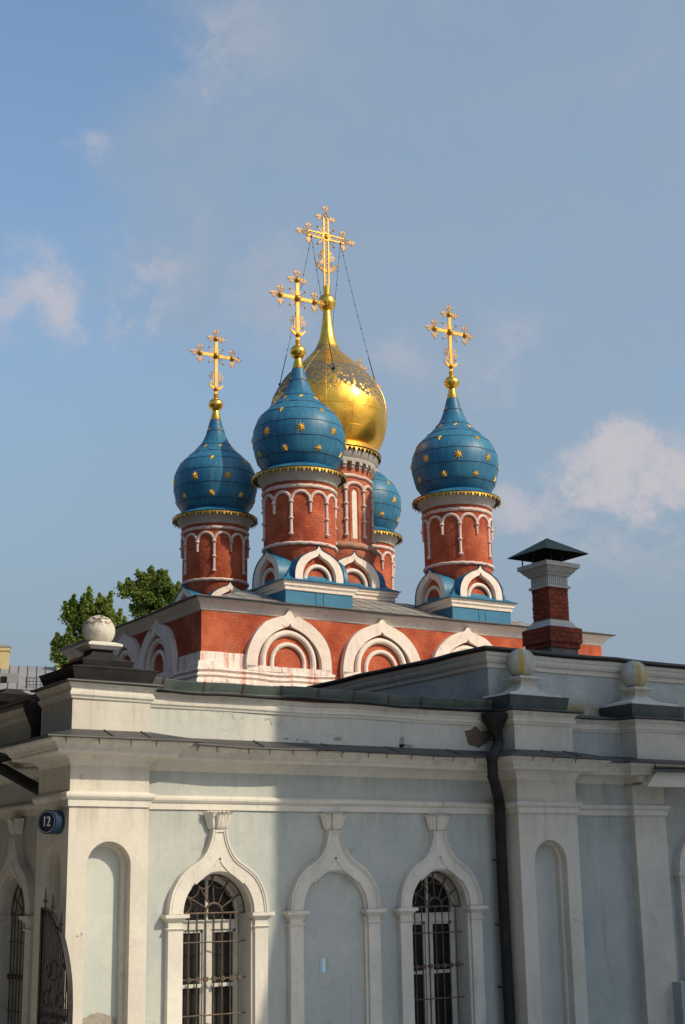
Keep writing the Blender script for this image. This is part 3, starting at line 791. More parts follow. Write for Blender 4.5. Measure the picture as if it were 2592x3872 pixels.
def acanthus(M, zsh=0.0):
    mb = MB(); rows = []
    NZ, NA = 22, 96
    for j in range(NZ + 1):
        t = j / NZ
        wdt = 0.118 + 0.112 * min(1, t * 1.1) ** 0.42; dep = 0.10 + 0.115 * min(1, t * 1.1) ** 0.5
        row = []
        for i in range(NA + 1):
            a = PI * i / NA
            lobe = abs(math.sin(2.0 * a + PI / 2)) if False else abs(math.cos(1.5 * (a - PI / 2)))      # a middle leaf and one on each side
            side = abs(math.sin(1.5 * (a - PI / 2)))
            groove = min(1.0, abs(lobe - side) * 3.2)
            vein = 0.5 + 0.5 * math.cos(26 * a + 5 * (t - .5) * math.copysign(1, a - PI / 2))
            k = 1 - 0.26 * (1 - groove) - 0.09 * vein * (0.25 + 0.75 * t)
            curl = 1 + 0.16 * max(0.0, (t - 0.70) / 0.30) ** 1.5 * groove
            z = 2.41 + 0.285 * t + zsh - 0.075 * (1 - groove) * max(0.0, t - .55) / .45 - 0.02 * vein * max(0.0, t - .7) / .3 - 0.03 * max(0.0, (t - .85) / .15) * groove
            row.append(M(-wdt * k * curl * math.cos(a), dep * k * curl * math.sin(a), z))
        rows.append(row)
    for a, b in zip(rows[:-1], rows[1:]): mb.strip(a, b, 0, True)
    mb.poly(rows[0]); mb.poly(rows[-1])
    mb.prism([M(-.10, 0, 2.43 + zsh), M(.10, 0, 2.43 + zsh), M(.10, .05, 2.43 + zsh), M(-.10, .05, 2.43 + zsh)], [M(-.18, 0, 2.675 + zsh), M(.18, 0, 2.675 + zsh), M(.18, .07, 2.675 + zsh), M(-.18, .07, 2.675 + zsh)])
    return mb
def joinery(M, w0, name_parent, inv):
    """white casements, dark panes"""
    fr = MB()
    d0, d1 = w0, w0 + 0.05
    hw = 0.525
    A = arch(hw, ZS, ZB); B = arch(hw - 0.06, ZS, ZB)
    f = lambda P, w: [M(p.x, w, p.y) for p in P]
    fr.strip(f(A, d1), f(B, d1)); fr.strip(f(B, d1), f(B, d0))
    fr.mbox(M, -.07, .07, d0, d1 + .02, ZB, 1.10)
    fr.mbox(M, -.02, .02, d1 + .02, d1 + .035, ZB, 1.10)
    fr.mbox(M, -hw + .06, hw - .06, d0, d1 + .025, 1.03, 1.16)
    fr.mbox(M, -.022, .022, d0, d1, 1.16, ZS + hw - .05)
    for z in (0.265, -0.62):
        fr.mbox(M, -hw + .06, -.07, d0, d1 + .004, z - .025, z + .025); fr.mbox(M, .07, hw - .06, d0, d1 + .004, z - .025, z + .025)
    for sg in (-1, 1):
        for a in (.07, hw - .085):
            u = sorted((sg * a, sg * (a + .025))); fr.mbox(M, u[0], u[1], d0, d1 - .008, ZB, 1.03)
    fr.mbox(M, -hw + .06, hw - .06, d0, d1 - .008, 0.985, 1.03)
    tan = MB()
    for sg, a in ((1, .335), (-1, .115), (-1, .365)):
        u = sorted((sg * a, sg * (a + .07))); tan.mbox(M, u[0], u[1], d0 - .06, d0 - .045, ZB, 1.0)
    gl = MB()
    C = arch(hw - .03, ZS, ZB)
    gl.poly(f(C, d0 + .012))
    gl2 = MB()
    return fr, gl, tan
def grille(M, w):
    """flat wrought bars with a fan in the arch"""
    mb = MB(); r = 0.0105
    xs = [-0.372 + 0.134 * i for i in range(-1, 7)]
    for x in xs: mb.tube([M(x, w, ZB), M(x, w, ZS)], r, 6)
    for z in (0.86, 0.363, -0.119, -0.62): mb.tube([M(-.555, w + .016, z), M(.555, w + .016, z)], r, 6)
    mb.tube([M(-.545, w + .004, ZS), M(.545, w + .004, ZS)], 0.014, 6)
    for x in xs:
        c = Vector(M(x, w + .01, 0.363)); n_ = (Vector(M(x, w + .04, 0.363)) - Vector(M(x, w - .02, 0.363)))
        mb.tube([c - n_ * 0.3, c + n_ * 0.45], 0.036, 12)
    def arc(cx, cz, rr, a0, a1, n=14): return [M(cx + rr * math.cos(a0 + (a1 - a0) * i / n), w, cz + rr * math.sin(a0 + (a1 - a0) * i / n)) for i in range(n + 1)]
    cx = 0.03
    mb.tube(arc(cx, ZS, .135, 0, PI), 0.017, 6)
    mb.strip(arc(0, ZS, .545, 0, PI, 28), [Vector(p) for p in arc(0, ZS, .515, 0, PI, 28)])
    mb.tube(arc(0, ZS, .53, 0, PI, 28), 0.016, 6)
    rays = [PI * k / 6 for k in range(1, 6)]
    for a in rays: mb.tube([M(cx + .135 * math.cos(a), w, ZS + .135 * math.sin(a)), M(.52 * math.cos(a), w, ZS + .52 * math.sin(a))], r, 6)
    for k in range(6):
        a = PI * (k + .5) / 6
        c = (.49 * math.cos(a), ZS + .49 * math.sin(a))
        mb.tube([M(c[0] + .135 * math.cos(a + PI / 2 + PI * i / 10), w, c[1] + .135 * math.sin(a + PI / 2 + PI * i / 10)) for i in range(11)], r * .9, 6)
    for a in rays:
        mb.poly([M(.53 * math.cos(a - .07), w + .012, ZS + .53 * math.sin(a - .07)), M(.53 * math.cos(a + .07), w + .012, ZS + .53 * math.sin(a + .07)), M(.44 * math.cos(a), w + .012, ZS + .44 * math.sin(a))])
    return mb
def window(M, y_label, zsh=0.0, blind=False):
    s_ = part(surround(M, zsh), 'blind_window' if blind else 'window', 'trim', y_label, sharp=30)
    acanthus(M, zsh).build('acanthus_capital', 'trim', s_, inv=Matrix.Identity(4))
    if not blind:
        fr, gl, tan = joinery(M, -0.33, s_, None)
        fr.build('frame', 'frame', s_); gl.build('pane', 'glass', s_); tan.build('inner_sash', 'tan_frame', s_)
        grille(M, -0.12).build('grille', 'rust_iron', s_)
    return s_
window(front(WIN[0], 18.5), 'sunlit window with ogee surround, white frame and rusty grille')
bw = window(front(WIN[1], 18.5), 'blind ogee surround with plain blue wall inside', blind=True)
window(front(WIN[2], 18.5), 'shaded window with ogee surround beside the drainpipe')
window(leftw(8.04, 21.05), 'narrow looking window with ogee surround on the shaded side wall')
fl = MB()
for i in range(3): fl.box(11.747 + i * .052, 11.747 + i * .052 + .0515, 18.492, 18.503, 0.37, 0.565, i)
part(fl, 'painted_flag', ['flag_blue', 'flag_white', 'flag_green'], 'small painted tricolour of blue, white and green stripes on the wall')
# porch window at the right edge of the place
def porch_window():
    M = front(20.02, 18.46); mb = MB()
    zs = 1.72; n = 30
    f = lambda P, w: [M(p.x, w, p.y) for p in P]
    half = spline([(-0.80, zs), (-0.77, zs + .25), (-0.66, zs + .47), (-.5, zs + .64), (-.3, zs + .78), (-.15, zs + .9), (-.1, zs + 1.0)], 24)
    outer = mirror(half); n = len(outer)
    inner = [Vector((-.56 * math.cos(PI * i / (n - 1)), zs + .56 * math.sin(PI * i / (n - 1)))) for i in range(n)]
    mb.strip(f(outer, .1), f(inner, .1)); mb.strip(f(outer, 0), f(outer, .1)); mb.strip(f(inner, .1), f(inner, -.02))
    o2 = offset(half, .05)
    mb.strip(f(half, .1), f(half, .12)); mb.strip(f(half, .12), f(o2, .12)); mb.strip(f(o2, .12), f(o2, .1))
    for sg in (-1, 1):
        for (a, b, w1, z0, z1) in ((.57, .79, .095, ZB, 1.42), (.57, .79, .095, 1.45, 1.58), (.55, .82, .12, 1.42, 1.45), (.55, .83, .13, 1.58, 1.66), (.51, .87, .16, 1.66, zs)):
            u = sorted((sg * a, sg * b)); mb.mbox(M, u[0], u[1], 0, w1, z0, z1)
    o = part(mb, 'porch_window', 'trim')
    gl = MB(); gl.poly([M(p.x, -.3, p.y) for p in arch(.56, zs, ZB)]); gl.build('pane', 'glass', o)
porch_window()
nt = MB(); nt.box(18.78, 19.12, 18.1, 18.6, ZB, -0.10); part(nt, 'low_block', 'darker_blue')

# ---------------------------------------------------------------- pedestals and ball finials
def taper(mb, x0, x1, y0, y1, z0, X0, X1, Y0, Y1, z1, mi=0):
    mb.prism([(x0, y0, z0), (x1, y0, z0), (x1, y1, z0), (x0, y1, z0)], [(X0, Y0, z1), (X1, Y0, z1), (X1, Y1, z1), (X0, Y1, z1)], mi)
def concave(mb, cx, cy, hx0, hy0, z0, h1, z1, mi=0, n=8, pw=2.2):
    for i in range(n):
        t0, t1 = i / n, (i + 1) / n
        k0, k1 = (1 - t0) ** pw, (1 - t1) ** pw
        a0, b0 = h1 + (hx0 - h1) * k0, h1 + (hy0 - h1) * k0; a1, b1 = h1 + (hx0 - h1) * k1, h1 + (hy0 - h1) * k1
        taper(mb, cx - a0, cx + a0, cy - b0, cy + b0, z0 + (z1 - z0) * t0, cx - a1, cx + a1, cy - b1, cy + b1, z0 + (z1 - z0) * t1, mi)
# corner pedestal in black sheet metal
pd = MB()
taper(pd, 7.575, 8.725, 18.03, 19.10, 4.36, 7.512, 8.79, 17.965, 19.17, 4.545)
taper(pd, 7.505, 8.797, 17.958, 19.177, 4.545, 7.505, 8.797, 17.958, 19.177, 4.557)
taper(pd, 7.512, 8.79, 17.965, 19.17, 4.557, 7.77, 8.50, 18.21, 18.90, 4.615)
taper(pd, 7.765, 8.505, 18.205, 18.905, 4.605, 7.74, 8.53, 18.18, 18.93, 4.690)
concave(pd, 8.135, 18.55, 0.385, 0.36, 4.692, 0.15, 4.88)
pdo = part(pd, 'corner_pedestal', 'black_metal')
pl = MB()
taper(pl, 7.935, 8.335, 18.35, 18.75, 4.875, 7.89, 8.38, 18.305, 18.795, 4.915); taper(pl, 7.875, 8.395, 18.29, 18.81, 4.915, 7.875, 8.395, 18.29, 18.81, 4.955); taper(pl, 7.885, 8.385, 18.30, 18.80, 4.955, 7.96, 8.31, 18.375, 18.725, 4.985)
pl.build('plinth', 'trim', pdo, bevel=0.008)
def ball(cx, cy, cz, r, mat, parent, lumpy=0.0, sz=1.0):
    mb = MB(); mb.sphere((0, 0, 0), r, 40, 0, sz)
    if lumpy:
        rnd = random.Random(3)
        ph = [rnd.uniform(0, 6) for _ in range(6)]
        mb.v = [tuple(Vector(v) * (1 + lumpy * (math.sin(9 * v[0] + ph[0]) * math.sin(8 * v[1] + ph[1]) + .6 * math.sin(11 * v[2] + ph[2] + 5 * v[0])))) for v in mb.v]
    o = mb.build('ball', mat, parent, loc=(cx, cy, cz)); return o
ball(8.135, 18.55, 5.163, 0.232, 'ball_moss', pdo, 0.022, 0.97)
# right pedestals, plaster above dark metal
def pedestal(x0, x1, y0, y1, z0, z1, cx, cy, neck, zt, bz, br, mat, nm, h):
    pd = MB()
    taper(pd, x0 + .03, x1 - .03, y0 + .03, y1, z0, x0, x1, y0, y1, z1); 
    o = part(pd, nm, 'green_dark')
    w_ = MB()
    taper(w_, x0 + .06, x1 - .06, y0 + .05, y1 - .04, z1 - .01, x0 + .09, x1 - .09, y0 + .08, y1 - .06, z1 + .05)
    taper(w_, x0 + .095, x1 - .095, y0 + .085, y1 - .065, z1 + .048, cx - .40, cx + .40, cy - .30, cy + .27, z1 + .085)
    concave(w_, cx, cy, .37, .29, z1 + .08, neck, zt - .08, pw=2.4)
    taper(w_, cx - neck, cx + neck, cy - neck, cy + neck, zt - .085, cx - h + .02, cx + h - .02, cy - h + .02, cy + h - .02, zt - .045)
    taper(w_, cx - h, cx + h, cy - h, cy + h, zt - .045, cx - h, cx + h, cy - h, cy + h, zt - .012)
    taper(w_, cx - h + .02, cx + h - .02, cy - h + .02, cy + h - .02, zt - .012, cx - h + .1, cx + h - .1, cy - h + .1, cy + h - .1, zt + .012)
    w_.build('plinth', 'ped_white', o, bevel=0.006)
    ball(cx, cy, bz, br, mat, o)
MAT['green_dark'] = plain('dark_green_sheet', (0.030, 0.040, 0.040), (0.062, 0.080, 0.076), 0.5, 0, 3, 0.006, 0.4)
pedestal(15.20, 16.50, 17.99, 18.85, 4.40, 4.605, 15.913, 18.50, 0.15, 4.985, 5.222, 0.256, 'ball_a', 'pedestal', 0.245)
pedestal(18.02, 19.35, 18.05, 18.88, 4.40, 4.605, 18.63, 18.55, 0.13, 4.965, 5.205, 0.258, 'ball_b', 'pedestal', 0.235)
# a further pedestal on the side parapet
pd = MB()
taper(pd, 7.62, 8.5, 21.2, 22.3, 4.44, 7.58, 8.54, 21.15, 22.35, 4.56); concave(pd, 8.06, 21.75, .44, .5, 4.56, .14, 4.70)
part(pd, 'side_pedestal', 'black_metal')

# ---------------------------------------------------------------- raised block behind the parapet
rb = MB()
RP = [(15.5, 30.0), (15.5, 18.9), (30, 18.9)]
rb.moulding(RP, [(0, 4.2), (0, 5.2)], 0, caps=False)
rb.moulding([(15.5, 18.9), (15.5, 18.9 + .001)][:1] + [(15.502, 18.898), (15.62, 18.898)], [(0, 4.3), (0, 5.2)], 1, caps=False)
part(rb, 'raised_wall', ['lichen', 'blue_wall'])
rm = MB()
rm.moulding(RP, [(0, 5.17), (0.028, 5.185), (0.034, 5.262), (0.062, 5.272), (0.085, 5.315), (0.09, 5.372), (0.105, 5.38), (0.112, 5.44), (0.0, 5.47)], wob=0.008)
part(rm, 'raised_cornice', 'trim', sharp=30)
rr = MB()
rr.moulding(RP, [(0.05, 5.462), (0.17, 5.478), (0.185, 5.49), (0.18, 5.522), (0.0, 5.56)], wob=0.016)
rr.add([(15.5, 18.9, 5.56), (30, 18.9, 5.56), (30, 24, 5.85), (18.5, 24, 5.85), (18.5, 30, 5.85), (15.5, 30, 5.56)], [(0, 1, 2, 3), (0, 3, 4, 5)])
part(rr, 'raised_roof', 'roof_dark')

# ---------------------------------------------------------------- chimney on the raised roof
CX, CY = 18.375, 20.41
def bricks(mb, h, z0, rows_, course, seed):
    rnd = random.Random(seed); L = 0.165
    for k in range(rows_):
        z = z0 + k * course; hh = course - 0.012
        for side in range(4):
            off = (k % 2) * L * 0.5 + 0.0
            x = -h - (L - off if off else 0)
            while x < h - 0.02:
                a, b = max(x, -h) + 0.005, min(x + L, h) - 0.005
                if b - a > 0.02:
                    j = rnd.uniform(-.006, .006); d = 0.075
                    if side in (0, 2):
                        a2, b2 = a, b
                    else: a2, b2 = max(a, -h + d), min(b, h - d)
                    if side not in (0, 2):
                        if h - d - b2 < .045: b2 = h - d - .003
                        if a2 + h - d < .045: a2 = -h + d + .003
                    if b2 - a2 > 0.02:
                        y0, y1 = -h - j, -h + d
                        p = [(a2, y0, z), (b2, y0, z), (b2, y1, z), (a2, y1, z), (a2, y0, z + hh), (b2, y0, z + hh), (b2, y1, z + hh), (a2, y1, z + hh)]
                        c, s_ = math.cos(side * PI / 2), math.sin(side * PI / 2)
                        mb.hexa([(CX + c * q[0] - s_ * q[1], CY + s_ * q[0] + c * q[1], q[2]) for q in p])
                x += L
def mort(mb, h, z0, z1, mi=1): mb.box(CX - h, CX + h, CY - h, CY + h, z0, z1, mi)
ch = MB()
bricks(ch, 0.41, 6.005, 3, 0.098, 1); bricks(ch, 0.375, 5.905, 1, 0.098, 2); bricks(ch, 0.25, 6.44, 8, 0.083, 3)
mort(ch, 0.397, 6.002, 6.30); mort(ch, 0.362, 5.90, 6.003); mort(ch, 0.237, 6.40, 7.12); mort(ch, 0.34, 5.3, 5.905, 1)
cho = part(ch, 'chimney', ['brick', 'mortar'], 'red brick chimney with white cornice and green metal hood', doubles=False)
cc = MB()
def sq(h): return [(CX - h, CY - h), (CX + h, CY - h), (CX + h, CY + h), (CX - h, CY + h)]
def sqring(mb, prof, mi=0):
    mb.moulding([(CX - .001, CY - .001), (CX + .001, CY - .001), (CX + .001, CY + .001), (CX - .001, CY + .001)], prof, mi, closed=True)
sqring(cc, [(0.0, 6.285), (0.36, 6.292), (0.365, 6.31), (0.33, 6.345), (0.30, 6.40), (0.275, 6.42), (0.265, 6.452), (0.0, 6.455)])
cc.build('chimney_waist', 'concrete', cho); cc = MB()
sqring(cc, [(0.0, 7.085), (0.285, 7.088), (0.285, 7.135), (0.25, 7.14), (0.25, 7.33), (0.0, 7.33)])
sqring(cc, [(0.0, 7.325), (0.285, 7.328), (0.30, 7.36), (0.345, 7.40), (0.37, 7.44), (0.385, 7.445), (0.39, 7.475), (0.43, 7.48), (0.43, 7.565), (0.0, 7.57)])
for sd2 in range(4):
    for i in range(9):
        u = -.2 + i * .05
        p = [(u - .015, -.262, 7.15), (u + .015, -.262, 7.15), (u + .015, -.24, 7.15), (u - .015, -.24, 7.15), (u - .015, -.262, 7.31), (u + .015, -.262, 7.31), (u + .015, -.24, 7.31), (u - .015, -.24, 7.31)]
        c, s_ = math.cos(sd2 * PI / 2), math.sin(sd2 * PI / 2)
        cc.hexa([(CX + c * q[0] - s_ * q[1], CY + s_ * q[0] + c * q[1], q[2]) for q in p])
cc.build('chimney_cornice', 'concrete', cho)
hd = MB()
hh = 0.56
zc = [7.765, 7.765, 7.765, 7.765]
P4 = [(CX - hh, CY - hh, 7.765), (CX + hh, CY - hh, 7.765), (CX + hh, CY + hh, 7.765), (CX - hh, CY + hh, 7.765)]
ap = (CX, CY, 8.125)
for i in range(4):
    a, b = P4[i], P4[(i + 1) % 4]
    hd.add([a, b, ap], [(0, 1, 2)], 0)
    hd.add([(a[0], a[1], a[2] - .012), (b[0], b[1], b[2] - .012), a, b], [(0, 1, 3, 2)], 0)
    hd.add([(a[0], a[1], a[2] - .012), (b[0], b[1], b[2] - .012), (CX, CY, 8.09)], [(0, 1, 2)], 1)
hd.build('chimney_hood', ['green_hood', 'soot'], cho)
for (a, b) in ((-.28, -.4), (.0, -.4), (-.4, 0.0), (.3, .4), (-.4, .3)):
    st = MB(); st.tube([(CX + a, CY + b, 7.56), (CX + a, CY + b, 7.70), (CX + a * .8, CY + b * .8, 7.86)], 0.014, 6)
    st.build('hood_strut', 'iron', cho)
fl_ = MB(); fl_.box(CX - .2, CX + .2, CY - .2, CY + .2, 7.5, 7.62); fl_.build('flue', 'soot', cho)

# ---------------------------------------------------------------- drainpipes
dp = MB()
dp.lathe([(0.215, 4.30), (0.225, 4.29), (0.22, 4.22), (0.19, 4.17), (0.085, 3.99), (0.085, 3.95)], 20, (15.09, 18.27))
dp.tube([(15.12, 18.27, 3.99), (15.12, 18.25, 3.83), (15.0, 18.12, 3.74), (14.66, 17.86, 3.56), (14.66, 17.86, 3.22), (14.80, 17.98, 3.13), (15.10, 18.28, 2.94), (15.125, 18.29, 2.80), (15.13, 18.3, 1.4), (15.16, 18.3, ZB)], 0.088, 14)
for p in ((15.12, 18.26, 3.87, 0), (14.66, 17.86, 3.5, 0), (14.66, 17.86, 3.24, 0), (15.12, 18.29, 2.86, 0), (15.127, 18.3, 1.95, 0), (15.13, 18.3, 0.95, 0), (15.14, 18.3, 0.0, 0)):
    dp.lathe([(0.09, p[2] - .02), (0.098, p[2] - .01), (0.098, p[2] + .01), (0.09, p[2] + .02)], 14, (p[0], p[1]))
dpo = part(dp, 'drainpipe', 'black_metal', 'black drainpipe with a funnel head beside the right pier')
for z in (1.95, 0.95, 0.0):
    br_ = MB(); br_.tube([(15.1, 18.3, z), (15.1, 18.52, z)], 0.012, 6); br_.build('bracket', 'iron', dpo)
d2 = MB()
d2.lathe([(0.20, 4.33), (0.20, 4.22), (0.075, 3.92), (0.075, 3.7)], 16, (7.86, 20.1))
d2.tube([(7.86, 20.1, 3.75), (7.70, 20.45, 3.60), (7.45, 20.75, 3.50), (7.45, 20.8, 3.42), (7.58, 20.62, 3.35), (7.88, 19.55, 2.92), (7.9, 19.32, 2.7), (7.9, 19.3, ZB)], 0.085, 12)
part(d2, 'side_drainpipe', 'black_metal', 'black pipe slanting down under the cornice of the side wall')

# ---------------------------------------------------------------- porch canopy at the right
cn = MB()
cn.hexa([(18.10, 17.90, 3.16), (23, 17.70, 3.175), (23, 17.76, 3.175), (18.10, 17.96, 3.16), (18.36, 17.90, 3.415), (23, 17.70, 3.43), (23, 17.76, 3.43), (18.36, 17.96, 3.415)])
cn.hexa([(18.10, 17.965, 3.175), (18.16, 17.965, 3.175), (18.16, 18.45, 3.175), (18.10, 18.45, 3.175), (18.34, 17.965, 3.41), (18.40, 17.965, 3.41), (18.40, 18.45, 3.41), (18.34, 18.45, 3.41)])
cn.add([(18.2, 17.97, 3.24), (23, 17.77, 3.25), (23, 18.45, 3.25), (18.2, 18.45, 3.24)], [(0, 1, 2, 3)], 0)
A = [(18.24, 17.82, 3.425), (23, 17.60, 3.44), (23, 18.52, 3.86), (18.95, 18.52, 3.78)]
cn.prism([(x, y, z) for x, y, z in A], [(x, y, z + .018) for x, y, z in A], 1)
cn.prism([(18.25, 17.84, 3.45), (18.95, 18.47, 3.77), (18.95, 18.47, 3.50), (18.25, 17.84, 3.43)], [(18.29, 17.84, 3.56), (18.99, 18.47, 3.80), (18.99, 18.47, 3.50), (18.29, 17.84, 3.43)], 2)  # black wedge stands in for the dark gap beside the cornice flashing
part(cn, 'porch_canopy', ['peel_wood', 'green_metal', 'black_metal'], 'peeling wooden eave with dark sheet roof at the right edge')

# ==================================================================== HOUSE NUMBER
sg = empty('house_number_sign', (7.54, 18.27, 2.487), 0, 'round dark blue house number sign reading 12 on the corner pier', 'sign')
SI = invloc(sg)
s1 = MB()
ax = Vector((-0.88, -0.47, 0)).normalized(); c1 = Vector((7.31, 18.19, 2.487)); c0 = c1 - ax * 0.22
def disc_pts(c, r, n=40):
    t = Vector((-ax.y, ax.x, 0)).normalized() * -1
    return [c + t * (r * math.cos(2 * PI * i / n)) + Vector((0, 0, r * math.sin(2 * PI * i / n))) for i in range(n)]
s1.strip(disc_pts(c0, .158), disc_pts(c1, .158), 0, True, True); s1.poly(disc_pts(c0, .158))
s1.strip(disc_pts(c1, .158), disc_pts(c1 + ax * .004, .150), 0, True, True)
s1.build('case', 'sign_rim', sg, inv=SI)
s2 = MB(); s2.poly(disc_pts(c1 + ax * .005, .151)); s2.build('face', 'sign_blue', sg, inv=SI)
s3 = MB(); s3.strip(disc_pts(c1 + ax * .008, .139), disc_pts(c1 + ax * .008, .133), 0, False, True); s3.build('ring', 'sign_white', sg, inv=SI)
fc = bpy.data.curves.new('digits', 'FONT'); fc.body = '12'; fc.size = 0.185; fc.align_x = 'CENTER'; fc.align_y = 'CENTER'; fc.extrude = 0.002; fc.space_character = 1.0
fo = bpy.data.objects.new('digits', fc); COL.objects.link(fo); fc.materials.append(MAT['sign_white'])
tx = Vector((-ax.y, ax.x, 0)).normalized()
if tx.dot(R0) < 0: tx = -tx
pos = c1 + ax * .009
Mx = Matrix((tx * 0.72, Vector((0, 0, 1)), ax)).transposed().to_4x4(); Mx.translation = pos
bpy.context.view_layer.update()
dme = bpy.data.meshes.new_from_object(fo.evaluated_get(bpy.context.evaluated_depsgraph_get()))
bpy.data.objects.remove(fo)
dgo = bpy.data.objects.new('digits', dme); COL.objects.link(dgo)
if not dme.materials: dme.materials.append(MAT['sign_white'])
dgo.parent = sg; dgo.matrix_parent_inverse = SI; dgo.matrix_basis = Mx

# ==================================================================== IRON GATE
gate = empty('iron_gate', (7.36, 18.32, ZB), 0, 'black wrought iron gate leaf with curved top swung against the corner pier', 'gate')
GI = invloc(gate)
GX = 7.36
arcp = [(18.33, 1.385), (18.25, 1.375), (18.12, 1.345), (18.0, 1.30), (17.85, 1.215), (17.72, 1.09), (17.6, .94), (17.50, .78), (17.43, .63), (17.385, .49), (17.36, .30), (17.35, .1), (17.35, ZB)]
gf = MB()
def flatbar(mb, P, t, d):
    """bar through (y,z) points, t wide in the leaf plane, d deep"""
    P = [Vector(p) for p in P]
    A = []; B = []
    for i, p in enumerate(P):
        tt = (P[min(i + 1, len(P) - 1)] - P[max(i - 1, 0)]).normalized(); nn = Vector((-tt.y, tt.x)) * t
        A.append(p + nn); B.append(p - nn)
    f = lambda Q, x: [(x, q.x, q.y) for q in Q]
    mb.strip(f(A, GX - d), f(B, GX - d)); mb.strip(f(A, GX + d), f(B, GX + d)); mb.strip(f(A, GX - d), f(A, GX + d)); mb.strip(f(B, GX - d), f(B, GX + d))
sp_ = [tuple(v) for v in spline([(a, b) for a, b in arcp], 60)]
flatbar(gf, sp_, 0.014, 0.034)
flatbar(gf, [(18.33, 1.385), (18.33, ZB)], 0.02, 0.03)
flatbar(gf, [(18.33, 0.085), (17.35, 0.085)], 0.018, 0.022)
flatbar(gf, [(18.33, -0.55), (17.35, -0.55)], 0.018, 0.022)
gf.build('frame', 'iron', gate, inv=GI)
gbv = MB()
def arcz(y):
    for (a, b) in zip(sp_[:-1], sp_[1:]):
        if b[0] <= y <= a[0]: return a[1] + (b[1] - a[1]) * (a[0] - y) / max(a[0] - b[0], 1e-6)
    return 0.3
for i in range(14):
    y = 17.43 + i * 0.066
    gbv.tube([(GX, y, ZB), (GX, y, arcz(y) - .01)], 0.011, 6)
gbv.build('bars', 'iron', gate, inv=GI)
gs = MB()
for (yc, zc_, r) in ((18.1, -.1, .09), (17.87, -.1, .09), (17.62, -.1, .09), (18.1, .28, .10), (17.62, .28, .09), (17.87, .62, .12)):
    gs.tube([(GX - .01, yc + r * math.cos(2 * PI * i / 18), zc_ + r * math.sin(2 * PI * i / 18)) for i in range(18)], 0.011, 6, closed=True)
for s_ in (-1, 1):
    gs.tube([(GX, 17.87 + s_ * (0.02 + .3 * t), 0.1 + 1.0 * t - .35 * t * t) for t in [i / 12 for i in range(13)]], 0.010, 6)
gs.build('scrolls', 'iron', gate, inv=GI)
for (y, zt, zb) in ((18.262, 1.665, 1.37), (18.0, 1.587, 1.29), (17.703, 1.385, 1.07)):
    k = MB()
    k.tube([(GX, y, zb), (GX, y, zt - .19)], 0.012, 8); k.sphere((GX, y, zt - .185), 0.032, 12, 0, 0.55)
    k.tube([(GX, y, zt - .18), (GX, y, zt)], 0.018, 8, r1=0.002)
    k.build('spike', 'iron', gate, inv=GI)
hg = MB(); hg.tube([(7.36, 17.6, 0.06), (7.50, 17.9, 0.09), (7.60, 18.02, 0.12)], 0.018, 8); hg.tube([(7.57, 17.985, -0.02), (7.57, 17.985, 0.14)], 0.02, 8)
hg.build('hinge', 'rust_iron', gate, inv=GI)

# ==================================================================== CHURCH
CO = Vector((16.782, 31.849, 0)); CR = rad(56.3905 - 58.4687)
church = empty('church', (CO.x, CO.y, 0), CR, 'red and white brick church with four blue star-strewn domes and one golden dome', 'church')
EL = Matrix.Rotation(-CR, 3, 'Z') @ (EYE - CO)      # the eye in church coordinates
CW, CDp = 13.43, 9.37
def cpart(mb, name, mats, label=None, **kw): return mb.build(name, mats, church, label, **kw)
cpath = [(0, CDp), (0, 0), (CW, 0), (CW, CDp)]
cb = MB()
cb.moulding(cpath, [(0, ZB), (0, 8.56)], closed=True)
cpart(cb, 'brick_wall', 'red')
cc_ = MB()
cc_.moulding(cpath, [(0, 8.455), (0.035, 8.475), (0.045, 8.51), (0.10, 8.60), (0.19, 8.68), (0.235, 8.70), (0.245, 8.745), (0, 8.75)], closed=True, wob=0.012)
cpart(cc_, 'church_cornice', 'pale_cornice', sharp=30)
cr_ = MB()
cr_.moulding(cpath, [(0.22, 8.742), (0.325, 8.750), (0.335, 8.760), (0.325, 8.778)], 1, closed=True, wob=0.014)
e = 0.325
RPROF = [(0.0, 8.775), (1.2, 9.045), (2.4, 9.48), (3.5, 9.885), (CDp / 2 + e, 10.17)]
def rring(i_): a = -e + i_; return [(a, a), (CW - a, a), (CW - a, CDp - a), (a, CDp - a)]
for (i0, z0), (i1, z1) in zip(RPROF[:-1], RPROF[1:]):
    A, B = rring(i0), rring(i1)
    for q in range(4):
        a, b = A[q], A[(q + 1) % 4]; c, d = B[(q + 1) % 4], B[q]
        cr_.add([(*a, z0), (*b, z0), (*c, z1), (*d, z1)], [(0, 1, 2, 3)], 0)
def rz(i_):
    for (i0, z0), (i1, z1) in zip(RPROF[:-1], RPROF[1:]):
        if i_ <= i1: return z0 + (z1 - z0) * (i_ - i0) / (i1 - i0)
    return RPROF[-1][1]
for i in range(26):
    x = 0.2 + i * 0.52
    m_ = min(CDp / 2 + e, x + e, CW + e - x)
    if m_ > .3: cr_.tube([(x, -e + q, rz(q) + .008) for q in [0.01] + [v for v in (1.2, 2.4, 3.5) if v < m_] + [m_]], 0.006, 4, 0)
    y = 0.2 + i * .52
    m_ = min(CDp / 2 + e, y + e, CDp + e - y)
    if y < CDp and m_ > .3: cr_.tube([(-e + q, y, rz(q) + .008) for q in [0.01] + [v for v in (1.2, 2.4, 3.5) if v < m_] + [m_]], 0.006, 4, 0)
cpart(cr_, 'church_roof', ['beige_roof', 'roof_dark'])
for yy in (0.75, 1.75, 2.8):
    lap = MB(); lap.tube([(max(0.2, yy - e + .1), yy - e, rz(yy) + .006), (CW - .2 - yy, yy - e, rz(yy) + .004)], 0.006, 4)
    cpart(lap, 'roof_lap', 'roof_dark')

